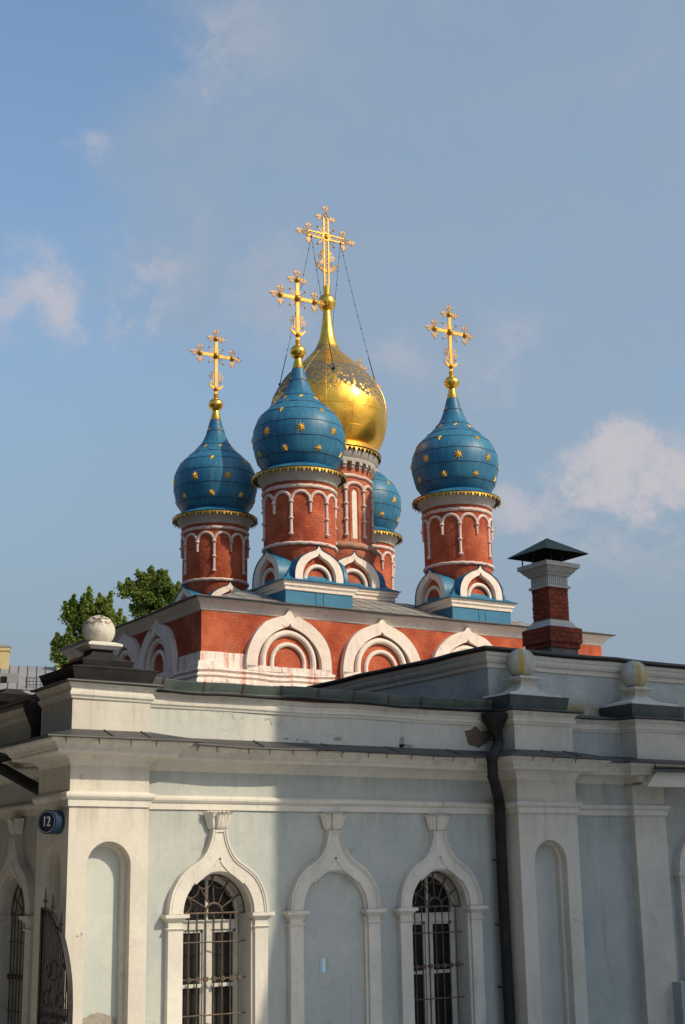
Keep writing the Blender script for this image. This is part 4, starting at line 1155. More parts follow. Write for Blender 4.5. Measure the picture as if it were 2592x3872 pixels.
# wall gables
WK_O = spline([(-1.27, 7.02), (-1.268, 7.30), (-1.20, 7.62), (-1.03, 7.95), (-0.72, 8.25), (-0.42, 8.40), (-0.17, 8.475), (-0.085, 8.53), (0, 8.715)], 28)
WK_I = spline([(-0.965, 7.09), (-0.935, 7.38), (-0.815, 7.66), (-0.57, 7.925), (-0.33, 8.075), (-0.14, 8.155), (-0.055, 8.19), (0, 8.275)], 28)
def halftube(mb, M, rad_, r, zc, zb, w, mi, n=24, flat=1.0):
    P = [M(-rad_, w, zb)] + [M(-rad_ * math.cos(PI * i / n), w, zc + rad_ * flat * math.sin(PI * i / n)) for i in range(n + 1)] + [M(rad_, w, zb)]
    mb.tube(P, r, 10, mi)
def wall_gable(M, rnd):
    mb = MB(); T = 0.17
    f = lambda P, w: [M(p.x + 0, w, p.y) for p in P]
    O, I = mirror(WK_O), mirror(WK_I)
    jo = [Vector((p.x + 0.012 * math.sin(5 * p.y + rnd), p.y + 0.01 * math.sin(6 * p.x + rnd))) for p in O]
    mb.strip(f(jo, T), f(I, T), 0); mb.strip(f(jo, 0), f(jo, T), 0); mb.strip(f(I, T), f(I, 0.012), 0)
    mb.poly(f(I, 0.012), 1)
    halftube(mb, M, 0.755, 0.085, 7.27, 7.09, 0.05, 0)
    halftube(mb, M, 0.485, 0.062, 7.24, 7.09, 0.04, 0)
    # step under the gable
    mb.mbox(M, -1.27, 1.27, 0, T, 6.96, 7.10, 2)
    return mb
AP = [2.5, 5.4, 8.3, 11.2]
for i, x in enumerate(AP):
    cpart(wall_gable(front(x, 0), i * 1.7), 'wall_gable', ['white_brick_paint', 'red', 'pink_base'], sharp=35)
for i, y in enumerate((2.5, 4.72, 6.94)):
    Ml = leftw(0, y)
    Mn = (lambda M_: (lambda u, w, z: M_(u * 0.895, w, z)))(Ml)
    cpart(wall_gable(Mn, 3 + i * 1.3), 'wall_gable', ['white_brick_paint', 'red', 'pink_base'], 'tall shaded ogee gable on the side wall' if i == 0 else None, sharp=35)
bs = MB()
BPROF = [(0, 6.96), (0.175, 6.965), (0.185, 6.90), (0.13, 6.875), (0.12, 6.845), (0.185, 6.825), (0.20, 6.76), (0.15, 6.735), (0.14, 6.70), (0.21, 6.68), (0.225, 6.60), (0.225, 6.0)]
bs.moulding([(0, CDp), (0, 0), (3.86, 0)], BPROF, wob=0.03, step=0.3)
bs.moulding([(4.12, 0), (CW - .3, 0)], BPROF, wob=0.02, step=0.3, phase=2)
bs.moulding([(0, CDp), (0, 0), (CW, 0)], [(0, 6.62), (0.15, 6.62), (0.17, 6.56), (0.17, 5.8)], wob=0.02, step=.4)
# raised corner block
bs.moulding([(0, 1.22), (0, 0), (1.25, 0)], [(0, 7.40), (0.05, 7.385), (0.06, 6.95), (0, 6.95)], wob=0.02, step=0.25)
bs.moulding([(0, 0.40), (0, 0), (0.40, 0)], [(0.0, 7.17), (0.13, 7.13), (0.15, 7.05), (0.15, 6.93), (0, 6.93)], wob=0.02, step=0.15)
cpart(bs, 'church_base', 'pink_base', sharp=35)

# ---------------------------------------------------------------- parts of a tower
def star_mesh():
    mb = MB(); n = 8; vs = [(0, 0, 0.30)]
    for i in range(2 * n):
        a = PI * i / n; r = 1.0 if i % 2 == 0 else 0.46
        vs.append((r * math.cos(a), r * math.sin(a), 0.02))
    fs = [(0, 1 + i, 1 + (i + 1) % (2 * n)) for i in range(2 * n)]
    mb.add(vs, fs); mb.add([(x, y, -0.1) for x, y, z in vs[1:]], [tuple(range(2 * n))])
    me = bpy.data.meshes.new('star'); me.from_pydata(mb.v, [], mb.f); me.materials.append(MAT['star_gold'])
    bm = bmesh.new(); bm.from_mesh(me); bmesh.ops.recalc_face_normals(bm, faces=bm.faces); bm.to_mesh(me); bm.free()
    return me
STAR = star_mesh()
def prof_at(prof, z):
    for (r0, z0), (r1, z1) in zip(prof[:-1], prof[1:]):
        if min(z0, z1) <= z <= max(z0, z1):
            t = (z - z0) / (z1 - z0); sl_ = Vector((r1 - r0, z1 - z0)).normalized()
            return r0 + (r1 - r0) * t, sl_
    return prof[-1][0], Vector((0, 1))
BLUE_RAW = [(1.0, 13.16), (1.06, 13.225), (1.135, 13.33), (1.238, 13.51), (1.308, 13.77), (1.345, 14.03), (1.337, 14.30), (1.268, 14.56), (1.118, 14.825), (0.912, 15.035), (0.685, 15.25), (0.475, 15.515), (0.352, 15.76), (0.262, 16.03), (0.178, 16.36)]
BLUE = [(p.x, p.y) for p in spline(BLUE_RAW, 70)]
GOLD_RAW = [(1.50, 14.90), (1.62, 15.04), (1.735, 15.26), (1.838, 15.61), (1.882, 16.0), (1.88, 16.31), (1.797, 16.67), (1.636, 16.99), (1.44, 17.316), (1.175, 17.607), (0.76, 18.005), (0.52, 18.25), (0.40, 18.42), (0.335, 18.58), (0.245, 18.85), (0.175, 19.3), (0.122, 19.76)]
GOLDP = [(p.x, p.y) for p in spline(GOLD_RAW, 90)]

def fleur(mb, c, d, s):
    """openwork diamond finial at c pointing along d (x,z)"""
    t = Vector((d[0], d[1])).normalized(); n = Vector((-t.y, t.x)); C = Vector(c)
    q = [C + t * s, C + n * s * .82, C - t * s, C - n * s * .82]
    P = lambda v: (v.x, 0, v.y)
    for i in range(4): mb.tube([P(q[i]), P(q[(i + 1) % 4])], s * .075, 5)
    mb.tube([P(q[0]), P(q[2])], s * .085, 5); mb.tube([P(q[1]), P(q[3])], s * .075, 5)
    mb.tube([P(C + Vector((math.cos(a), math.sin(a))) * s * .45) for a in [2 * PI * i / 10 for i in range(10)]], s * .06, 5, closed=True)
    for v in (q[0], q[1], q[3]): mb.sphere(P(v), s * .15, 8)
    mb.tube([P(C - t * s), P(C - t * s * 1.5)], s * .12, 5)
def spiral(mb, cx, cz, r, turns, a0, sgn, th):
    n = int(22 * turns)
    mb.tube([(cx + sgn * r * (1 - .8 * i / n) * math.cos(a0 + 2 * PI * turns * i / n), 0, cz + r * (1 - .8 * i / n) * math.sin(a0 + 2 * PI * turns * i / n)) for i in range(n + 1)], th, 5)
def cross_mesh(k, foot, rich):
    """openwork cross, arms along X, centre at 0; k scales, foot is how far it runs down"""
    mb = MB()
    a, wd, th = 0.60 * k, 0.052 * k, 0.02 * k
    if not rich:
        mb.box(-wd, wd, -th, th, -foot, a); mb.box(-a, -wd, -th, th, -wd, wd); mb.box(wd, a, -th, th, -wd, wd)
        for (x, z, r) in ((0, 0, .112), (-a, 0, .088), (a, 0, .088), (0, a, .088), (0, -foot + .175 * k, .08)):
            r *= k
            mb.sphere((x, -.02, z), r * .92, 14)
            mb.tube([(x + r * 1.12 * math.cos(2 * PI * i / 20), 0, z + r * 1.12 * math.sin(2 * PI * i / 20)) for i in range(20)], .016 * k, 6, closed=True)
    else:
        r = 0.016 * k; w_ = 0.072 * k
        for s_ in (-1, 1):
            mb.box(s_ * w_ - r, s_ * w_ + r, -th, th, -foot, a - .02); mb.box(-a, -w_, -th, th, s_ * w_ - r, s_ * w_ + r); mb.box(w_, a, -th, th, s_ * w_ - r, s_ * w_ + r)
        n = 34
        for (p, q, m_) in (((0, -foot), (0, -.13), 22), ((0, .13), (0, a), 8), ((-a, 0), (-.13, 0), 8), ((.13, 0), (a, 0), 8)):
            P_, Q_ = Vector(p), Vector(q); t = (Q_ - P_).normalized(); nn = Vector((-t.y, t.x))
            for s_ in (-1, 1):
                mb.tube([(v.x, 0, v.y) for v in [P_.lerp(Q_, i / (m_ * 3)) + nn * (s_ * w_ * .8 * math.sin(i / 3 * PI)) for i in range(m_ * 3 + 1)]], .007 * k, 5)
        for (x, z) in ((-a, 0), (a, 0), (0, a)):
            d = Vector((x, z)).normalized(); nn = Vector((-d.y, d.x))
            for off in (d * .10, nn * .055 - d * .0, nn * -.055 - d * .0):
                c = Vector((x, z)) + off * k
                mb.tube([(c.x + .062 * k * math.cos(2 * PI * i / 16), 0, c.y + .062 * k * math.sin(2 * PI * i / 16)) for i in range(16)], .016 * k, 6, closed=True)
        mb.lathe([(0.128 * k, -th * 1.4), (0.128 * k, th * 1.4), (0.09 * k, th * 1.4), (0.09 * k, -th * 1.4), (0.128 * k, -th * 1.4)], 24)
        # turn the ring into the plane of the cross
        m0 = len(mb.v) - 24 * 5
        for i in range(m0, len(mb.v)): x, y, z = mb.v[i]; mb.v[i] = (x, z, y)
        mb.sphere((0, 0, 0), 0.07 * k, 12)
    s = 0.135 * k if not rich else 0.112 * k
    e_ = 0.225 * k if not rich else 0.27 * k
    for (x, z) in ((-a, 0), (a, 0), (0, a)):
        d = Vector((x, z)).normalized(); nn = Vector((-d.y, d.x)); c = Vector((x, z))
        fleur(mb, c + d * e_, d, s)
        e2 = 0.205 * k if not rich else 0.215 * k
        fleur(mb, c + nn * e2 + d * (.0 if not rich else -.03), nn, s); fleur(mb, c - nn * e2 + d * (.0 if not rich else -.03), -nn, s)
    for qx in (-1, 1):
        for qz in (-1, 1):
            for j, (an, L) in enumerate(((24, .30), (45, .37), (66, .30))):
                c_, s_ = math.cos(rad(an)) * qx, math.sin(rad(an)) * qz
                pts = []
                for i in range(9):
                    t = (0.12 + (L - .12) * i / 8) * k; wv = .012 * k * math.sin(i * 2.2) if j == 1 else 0
                    pts.append((c_ * t - s_ * wv, 0, s_ * t + c_ * wv))
                mb.tube(pts, .013 * k, 5, r1=.009 * k)
                if j == 1: mb.sphere((c_ * L * k, 0, s_ * L * k), .036 * k, 8)
    zc = -foot + .16 * k if not rich else -foot + .48 * k
    R = 0.275 * k if not rich else 0.36 * k
    n = 20; ou, inn = [], []
    for i in range(n + 1):
        t = -1 + 2 * i / n; a_ = -PI / 2 + t * 1.42
        ou.append((R * math.cos(a_), zc + R * .92 + R * math.sin(a_)))
        dd = R * (0.40 * (1 - abs(t) ** 2.2))
        inn.append(((R - dd) * math.cos(a_), zc + R * .92 + (R - dd) * math.sin(a_)))
    if not rich:
        A = [(x, -th, z) for x, z in ou]; B = [(x, -th, z) for x, z in inn]; A2 = [(x, th, z) for x, z in ou]; B2 = [(x, th, z) for x, z in inn]
        mb.strip(A, B); mb.strip(A2, B2); mb.strip(A, A2); mb.strip(B, B2)
    else:
        mb.tube([(x, 0, z) for x, z in ou], .018 * k, 6); mb.tube([(x, 0, z) for x, z in inn], .018 * k, 6)
        for i in range(2, n - 1): mb.tube([(ou[i][0], 0, ou[i][1]), (inn[i + (1 if i % 2 else -1)][0], 0, inn[i + (1 if i % 2 else -1)][1])], .014 * k, 5)
    for s_ in (-1, 1):
        th2 = .013 * k
        spiral(mb, s_ * .20 * k, zc + .42 * k, .085 * k, 1.4, 0.3, s_, th2); spiral(mb, s_ * .15 * k, zc + .59 * k, .055 * k, 1.2, 2.2, s_, th2)
        spiral(mb, s_ * .14 * k, zc + .25 * k, .055 * k, 1.2, -1, s_, th2)
        mb.tube([(s_ * .06 * k, 0, zc + .16 * k), (s_ * .12 * k, 0, zc + .30 * k), (s_ * .10 * k, 0, zc + .5 * k), (s_ * .16 * k, 0, zc + .64 * k)], th2, 5)
    return mb

def valance(mb, r, z, n, h):
    A = [(r * math.cos(2 * PI * i / 96), r * math.sin(2 * PI * i / 96), z) for i in range(96)]; B = [(r * .997 * math.cos(2 * PI * i / 96), r * .997 * math.sin(2 * PI * i / 96), z - h * .28) for i in range(96)]
    mb.strip(A, B, 0, False, True)
    for i in range(n):
        a = 2 * PI * i / n; big = i % 2 == 0
        wd = (0.60 if big else 0.34) * 2 * PI / n; hh_ = h if big else h * .72
        P = []
        for (u, v) in ((-1, .2), (-.95, .5), (-.45, .72), (0, 1), (.45, .72), (.95, .5), (1, .2)):
            aa = a + u * wd / 2
            P.append((r * math.cos(aa), r * math.sin(aa), z - v * hh_))
        Q = [((p[0]) * .995, (p[1]) * .995, p[2]) for p in P]
        mb.prism(P, Q)

PK_O = spline([(-0.775, 9.69), (-0.77, 9.95), (-0.715, 10.16), (-0.58, 10.36), (-0.36, 10.51), (-0.17, 10.59), (-0.07, 10.645), (0, 10.755)], 24)
PK_I = spline([(-0.535, 9.71), (-0.525, 9.95), (-0.46, 10.14), (-0.32, 10.30), (-0.17, 10.395), (-0.06, 10.45), (0, 10.545)], 24)
def tower_gable(M, k, kz, z0, depth):
    mb = MB()
    sc = lambda P: [Vector((p.x * k, z0 + (p.y - 9.69) * kz)) for p in P]
    O, I = mirror(sc(PK_O)), mirror(sc(PK_I))
    f = lambda P, w: [M(p.x, w, p.y) for p in P]
    mb.strip(f(O, 0), f(I, 0), 0); mb.strip(f(I, 0), f(I, -.17), 3); mb.poly(f(I, -.17), 1)
    halftube(mb, M, 0.395 * k, 0.058 * k, z0 + .10 * kz, z0, -.12, 0, 20)
    O2 = offset(sc(PK_O), -0.02); O2[-1] = Vector((0, O2[-1].y + .02)); O2 = mirror(O2)
    mb.strip(f(O2, 0.03), f(O2, -depth), 2, True); mb.strip(f(O, 0.0), f(O2, 0.03), 2)
    return mb

def tower(cx, cy, zone, th_v, ph_col, rows_phase, label=None):
    """a small blue-domed tower"""
    T = MB()
    T.lathe([(0.86, 9.2), (0.87, 10.15), (0.92, 10.40), (1.0, 10.66), (1.035, 10.80), (1.035, 12.70)], 64)
    t = T.build('tower', 'red', church, label, loc=(cx, cy, 0))
    for (R, z, a) in ((1.045, 12.49, .056), (1.045, 10.83, .050)):
        r1 = MB()
        r1.tube([(R * math.cos(2 * PI * i / 64), R * math.sin(2 * PI * i / 64), z + .008 * math.sin(7 * i * .3)) for i in range(64)], a, 10, closed=True)
        r1.build('ring_moulding', 'pink_white', t)
    ar = MB(); R = 1.05
    N = 12
    for i in range(N):
        th = th_v + rad(ph_col + 30 * i); lng = i % 2 == 0
        pt = lambda a, z, rr=R: (rr * math.cos(a), rr * math.sin(a), z)
        jit = random.uniform(-.01, .01)
        z1 = 11.10 if lng else 11.72
        ar.tube([pt(th, 12.03), pt(th + jit * .5, (12.03 + z1) / 2), pt(th, z1)], 0.046, 8, r1=0.044 if lng else 0.037)
        for z in ((12.03, 11.55, 11.10) if lng else (12.03,)):
            ar.sphere(pt(th, z, R + .01), 0.078, 12, 0, 0.62)
        h = rad(15)
        ar.tube([pt(th + h - h * .96 * math.cos(PI * j / 14), 12.06 + .27 * math.sin(PI * j / 14)) for j in range(15)], 0.048, 8)
    ar.build('arcade', 'pink_white', t)
    cv = MB()
    cv.lathe([(1.04, 12.64), (1.085, 12.65), (1.095, 12.70), (1.12, 12.77), (1.17, 12.85), (1.205, 12.885), (1.215, 12.94), (1.0, 12.95)], 64)
    cv.build('drum_cornice', 'shade_cavetto', t)
    ev = MB()
    n = 20
    ev.lathe([(0.95, 13.24), (1.06, 13.16), (1.375, 12.985)], n, mi=0, sm=False); ev.lathe([(1.375, 12.985), (1.382, 12.975), (1.372, 12.945), (1.2, 12.935)], n, mi=1, sm=False)
    ev.build('eave', ['blue', 'black_metal'], t)
    vl = MB(); valance(vl, 1.372, 12.955, 76, 0.135); vl.build('valance', 'gold_matt', t)
    dm = MB(); dm.lathe(BLUE, 64, mi=0)
    seams = [13.45, 13.92, 14.38, 14.79, 15.08, 15.40, 15.94]
    for z in seams:
        r, _ = prof_at(BLUE, z)
        dm.tube([((r + .001) * math.cos(2 * PI * i / 64), (r + .001) * math.sin(2 * PI * i / 64), z + .006 * math.sin(i * 1.1)) for i in range(64)], 0.012, 5, 1, closed=True)
    zz = [13.17] + seams + [16.3]
    for q in range(len(zz) - 1):
        cnt = 8 if zz[q] < 15.3 else 6
        for i in range(cnt):
            a = 2 * PI * (i + (q % 2) * .5) / cnt + .2
            P = []
            for j in range(7):
                z = zz[q] + (zz[q + 1] - zz[q]) * j / 6; r, _ = prof_at(BLUE, z); P.append((r * math.cos(a), r * math.sin(a), z))
            dm.tube(P, 0.005, 4, 1)
    dm.build('dome', ['blue', 'seam'], t)
    rows_ = [(15.98, 4, .058), (15.31, 8, .088), (14.745, 6, .105), (14.12, 8, .152), (13.56, 8, .118)]
    for (z, cnt, s_), ph in zip(rows_, rows_phase):
        r, sl_ = prof_at(BLUE, z)
        for i in range(cnt):
            a = th_v + rad(ph + 360 * i / cnt)
            nor = Vector((sl_.y * math.cos(a), sl_.y * math.sin(a), -sl_.x)).normalized()
            ob = bpy.data.objects.new('star', STAR); COL.objects.link(ob); ob.parent = t
            q = nor.to_track_quat('Z', 'Y').to_matrix().to_4x4()
            spin = Matrix.Rotation(random.uniform(-.15, .15), 4, 'Z')
            ob.matrix_basis = Matrix.Translation((r * math.cos(a), r * math.sin(a), z)) @ q @ spin @ Matrix.Scale(s_, 4)
    tp = MB()
    tp.lathe([(0.185, 16.33), (0.190, 16.345), (0.178, 16.36), (0.108, 16.66)], 32); tp.build('gilded_neck', 'gold', t); tp = MB(); tp.lathe([(0.07, 17.08), (0.072, 17.10), (0.09, 17.25), (0.0, 17.255)], 24)
    tp.build('cross_socket', 'gold', t)
    ob_ = MB(); ob_.sphere((0, 0, 16.885), 0.24, 32, 0, .93); ob_.build('orb', 'gold', t)
    cs = cross_mesh(0.98, 1.34, False).build('cross', 'gold_flat', t, loc=(0, 0, 18.60))
    # square foot: blue plinth, white cornice, gables, hipped sheet
    h = 1.075
    ft = MB()
    sqp = [(-h, -h), (h, -h), (h, h), (-h, h)]
    ft.moulding(sqp, [(0, 8.6), (0, 9.47)], closed=True)
    for sx in (-1, 1):
        ft.tube([(sx * .12, -h - .004, 8.8), (sx * .12, -h - .004, 9.45)], .007, 4, 1)
    ft.build('plinth', ['plinth_blue', 'seam'], t)
    fc_ = MB()
    fc_.moulding(sqp, [(0, 9.42), (0.035, 9.43), (0.045, 9.50), (0.085, 9.545), (0.09, 9.60), (0.12, 9.64), (0.125, 9.672), (0, 9.675)], closed=True, wob=.008)
    fc_.build('plinth_cornice', 'white_brick_paint', t, sharp=30)
    hp = MB()
    hp.moulding(sqp, [(0.10, 9.668), (0.17, 9.672), (0.175, 9.688), (0.10, 9.71), (-.10, 9.83), (-0.30, 10.14), (-0.36, 10.20)], closed=True)
    hp.build('hipped_sheet', 'blue', t)
    for s_ in range(4):
        c, sn = math.cos(s_ * PI / 2), math.sin(s_ * PI / 2)
        Mg = (lambda c, sn: (lambda u, w, z: (c * u - sn * (-h - .02 - w), sn * u + c * (-h - .02 - w), z)))(c, sn)
        tower_gable(Mg, 1.0, 1.0, 9.69, 0.62).build('gable', ['white_brick_paint', 'red', 'blue', 'white_brick_paint'], t, sharp=35)
    return t
MAT['pink_white'] = stucco('pinkish_whitewash', (0.66, 0.55, 0.50), (0.58, 0.42, 0.36), (0.40, 0.16, 0.10), 0.6, 0.0, 0.03, 0.45, (0.36, 0.15, 0.10))
TX, TY, SX, SY = 4.03, 1.95, 5.59, 5.47
def view_angle(x, y):
    d = Vector((EL.x - x, EL.y - y)); return math.atan2(d.y, d.x)
tower(TX, TY, 0, view_angle(TX, TY), -13, (-48, 7, -25, 2.7, -18.5), 'nearest blue-domed tower, standing in front of the golden dome')
tower(TX, TY + SY, 0, view_angle(TX, TY + SY), -1.6, (-46, -31, -6, -28.5, -5), 'left blue-domed tower, partly in shadow')
tower(TX + SX, TY, 0, view_angle(TX + SX, TY), 4.4, (-44, 6, -22, 5, -15.5), 'right blue-domed tower, standing clear against the sky')
tower(TX + SX, TY + SY, 0, view_angle(TX + SX, TY + SY), 8, (-44, 12, -8, 10, 32), 'rear blue-domed tower, mostly hidden behind the golden dome')

# ---------------------------------------------------------------- central tower
GXc, GYc = 6.73, 4.74
tv = view_angle(GXc, GYc)
T = MB(); T.lathe([(1.18, 9.2), (1.18, 10.7), (1.25, 11.0), (1.38, 11.35), (1.40, 11.6), (1.31, 11.66), (1.31, 14.5)], 72)
ct = T.build('central_tower', 'red_bare', church, 'tall central tower with the worn golden dome', loc=(GXc, GYc, 0))
r1 = MB()
r1.tube([(1.325 * math.cos(2 * PI * i / 72), 1.325 * math.sin(2 * PI * i / 72), 13.82 + .01 * math.sin(i * 1.3)) for i in range(72)], 0.055, 10, closed=True)
r1.build('ring_moulding', 'pink_white', ct)
r2 = MB()
r2.tube([(1.385 * math.cos(2 * PI * i / 72), 1.385 * math.sin(2 * PI * i / 72), 11.58 + .012 * math.sin(i * 1.7)) for i in range(72)], 0.105, 12, closed=True)
r2.build('thick_ring', 'ring_brown', ct)
ar = MB(); R = 1.335
for i in range(12):
    th = tv + rad(21.5 + 30 * i)
    pt = lambda a, z, rr=R: (rr * math.cos(a), rr * math.sin(a), z)
    ar.tube([pt(th, 13.37), pt(th + .006, 12.6), pt(th, 11.90)], 0.05, 8)
    for z in (13.37, 12.905, 12.40, 11.90): ar.sphere(pt(th, z, R + .015), 0.085, 12, 0, .62)
    h = rad(15)
    ar.tube([pt(th + h - h * .95 * math.cos(PI * j / 14), 13.40 + .20 * math.sin(PI * j / 14)) for j in range(15)], 0.055, 8)
ar.build('arcade', 'pink_white', ct)
for k in range(4):
    wd = MB(); a = tv + rad(35 + 90 * k)
    hwv = 0.088 / 1.31
    P = [(u, z) for u, z in ((-hwv, 11.82), (hwv, 11.82), (hwv, 13.27), (hwv * .6, 13.34), (0, 13.37), (-hwv * .6, 13.34), (-hwv, 13.27))]
    A = [(1.322 * math.cos(a + u), 1.322 * math.sin(a + u), z) for u, z in P]; B = [(1.29 * math.cos(a + u), 1.29 * math.sin(a + u), z) for u, z in P]
    wd.prism(A, B); 
    wo_ = wd.build('slit_window', 'white_brick_paint', ct)
    fr = MB(); hw2 = hwv * 1.75
    P2 = [(-hw2, 11.75), (-hw2, 13.3), (-hw2 * .7, 13.42), (0, 13.46), (hw2 * .7, 13.42), (hw2, 13.3), (hw2, 11.75)]
    fr.tube([(1.315 * math.cos(a + u), 1.315 * math.sin(a + u), z) for u, z in P2], .028, 6); fr.build('frame', 'red_bare', ct)
dn = MB()
for i in range(32):
    a = 2 * PI * i / 32
    for (r0, r1_, z0, z1, wv) in ((1.30, 1.43, 14.06, 14.14, .052), (1.30, 1.47, 14.14, 14.25, .062)):
        P = [(-wv, r0), (wv, r0), (wv, r1_), (-wv, r1_)]
        f = lambda z: [(r * math.cos(a) - u * math.sin(a), r * math.sin(a) + u * math.cos(a), z) for u, r in P]
        dn.prism(f(z0), f(z1))
dn.build('dentils', 'shade_cavetto', ct)
cv = MB(); cv.lathe([(1.31, 14.24), (1.46, 14.25), (1.475, 14.32), (1.47, 14.36), (1.51, 14.42), (1.55, 14.50), (1.57, 14.60), (1.3, 14.64)], 72); cv.build('drum_cornice', 'shade_cavetto', ct)
ev = MB(); ev.lathe([(1.45, 14.96), (1.53, 14.90), (1.655, 14.715)], 40, mi=0, sm=False); ev.lathe([(1.655, 14.715), (1.665, 14.705), (1.655, 14.67), (1.4, 14.655)], 40, mi=1, sm=False)
ev.build('eave', ['gold_matt', 'black_metal'], ct)
vl = MB(); valance(vl, 1.652, 14.685, 64, 0.16); vl.build('valance', 'gold_matt', ct)
dm = MB(); dm.lathe(GOLDP, 80)
for z in (15.35, 16.0, 16.62, 17.2, 17.62, 18.02, 18.45):
    r, _ = prof_at(GOLDP, z)
    for i in range(0, 150):
        pass
    dm.tube([((r + .001) * math.cos(2 * PI * i / 80), (r + .001) * math.sin(2 * PI * i / 80), z) for i in range(80)], 0.0065, 4, 1, closed=True)
for q in range(14):
    a = 2 * PI * q / 14 + .1
    P = []
    for j in range(40):
        z = 14.95 + (18.2 - 14.95) * j / 39; r, _ = prof_at(GOLDP, z); P.append((r * math.cos(a), r * math.sin(a), z))
    dm.tube(P, 0.0055, 4, 1)
dm.build('dome', ['gold_worn', 'gold_matt'], ct, 'golden onion dome with the gilding flaked off in a belt')
tp = MB(); tp.lathe([(0.105, 20.30), (0.11, 20.38), (0.125, 20.615), (0.0, 20.62)], 28); tp.build('gilded_neck', 'gold', ct)
ob_ = MB(); ob_.sphere((0, 0, 20.045), 0.295, 36, 0, 1.08); ob_.build('orb', 'gold', ct)
cross_mesh(1.16, 1.80, True).build('cross', 'gold_flat', ct, 'large openwork gilded cross with crescent', loc=(0, 0, 22.40))
for (sx, a) in ((-.56, math.atan2(-.89, -.40)), (-.56, math.atan2(.45, -.89)), (.56, math.atan2(-.45, .89)), (.56, math.atan2(.89, .45))):
    r, _ = prof_at(GOLDP, 17.18); e1 = Vector(((r + .03) * math.cos(a), (r + .03) * math.sin(a), 17.20)); s0 = Vector((sx, 0, 22.30))
    chn = MB()
    pts = []
    for i in range(25):
        t = i / 24; p = s0.lerp(e1, t); p.z -= 0.12 * math.sin(PI * t); pts.append(p)
    chn.tube(pts[:20], 0.0065, 5); chn.tube(pts[19:], 0.015, 5)
    for i in range(2, 20, 2): chn.sphere(pts[i], 0.022, 8)
    chn.sphere(pts[0], .04, 8); chn.sphere(pts[-1], .05, 8)
    chn.build('guy_chain', 'iron', ct)
h = 1.40
sqp = [(-h, -h), (h, -h), (h, h), (-h, h)]
ft = MB(); ft.moulding(sqp, [(0, 9.2), (0, 10.0)], closed=True); ft.build('plinth', 'white_brick_paint', ct)
fc_ = MB(); fc_.moulding(sqp, [(0, 9.93), (0.03, 9.95), (0.035, 10.05), (0.08, 10.07), (0.085, 10.13), (0.12, 10.17), (0.125, 10.235), (0, 10.24)], closed=True, wob=.008); fc_.build('plinth_cornice', 'white_brick_paint', ct, sharp=30)
hp = MB(); hp.moulding(sqp, [(0.10, 10.232), (0.17, 10.236), (0.175, 10.252), (0.10, 10.275), (-.12, 10.40), (-.34, 10.75), (-.45, 10.82)], closed=True); hp.build('hipped_sheet', 'blue', ct)
for s_ in range(4):
    c, sn = math.cos(s_ * PI / 2), math.sin(s_ * PI / 2)
    Mg = (lambda c, sn: (lambda u, w, z: (c * u - sn * (-h - .02 - w), sn * u + c * (-h - .02 - w), z)))(c, sn)
    tower_gable(Mg, 1.14, 1.05, 10.26, 0.62).build('gable', ['white_brick_paint', 'red_bare', 'blue', 'white_brick_paint'], ct, sharp=35)

# ==================================================================== TREES
def tree(x, y, zg, crowns, per_m2, label, seed, spiky):
    """trunk and limbs, then leaf-sized faces gathered on upright shoots; crowns are (x, y, z, radius) clumps"""
    rnd = np.random.RandomState(seed)
    t = empty('tree', (x, y, zg), 0, label, 'tree')
    tr = MB()
    low = min(c[2] for c in crowns) - zg
    cx = sum(c[0] for c in crowns) / len(crowns) - x; cy = sum(c[1] for c in crowns) / len(crowns) - y
    fork = Vector((cx * .8, cy * .8, low - 0.9))
    tr.tube([(0, 0, 0), (cx * .2 + .1, cy * .2, low * .35), (cx * .55, cy * .55, low * .7), fork], 0.32, 10, r1=0.12)
    vs = []; fs = []
    def leaf(p):
        s = rnd.uniform(.03, .065)
        n1 = Vector(rnd.normal(0, 1, 3)).normalized(); n2 = n1.orthogonal().normalized(); n3 = n1.cross(n2)
        b0 = len(vs)
        vs.extend([p + n2 * s * 1.2, p + n3 * s * .85, p - n2 * s * 1.2, p - n3 * s * .85]); fs.append((b0, b0 + 1, b0 + 2, b0 + 3))
    for (X, Y, Z, r) in crowns:
        c = Vector((X - x, Y - y, Z - zg))
        tr.tube([fork, fork.lerp(c, .5) + Vector((0, 0, -.15)), c + Vector((0, 0, r * .3))], .075, 6, r1=.02)
        nsh = int(8 + r * 20)
        for k in range(nsh):
            d = Vector(rnd.normal(0, 1, 3)).normalized(); d.z = abs(d.z) * .75 - .25
            base = c + d * r * rnd.uniform(.15, .95)
            up = (d * .45 + Vector((0, 0, 1))).normalized()
            L = rnd.uniform(.2, .55 + spiky * r) * (1.25 if d.z > .1 else .9)
            tip = base + up * L
            tr.tube([c, base, tip], .018, 4, r1=.006)
            for _ in range(int(per_m2 * L)):
                u = rnd.uniform(0, 1); sp = .125 * (1.2 - u)
                leaf(base.lerp(tip, u) + Vector((rnd.normal(0, sp), rnd.normal(0, sp), rnd.normal(0, sp * .7))))
    tr.build('trunk', 'bark', t)
    me = bpy.data.meshes.new('crown'); me.from_pydata([tuple(v) for v in vs], [], fs); me.materials.append(MAT['leaf'])
    o = bpy.data.objects.new('crown', me); COL.objects.link(o); o.parent = t
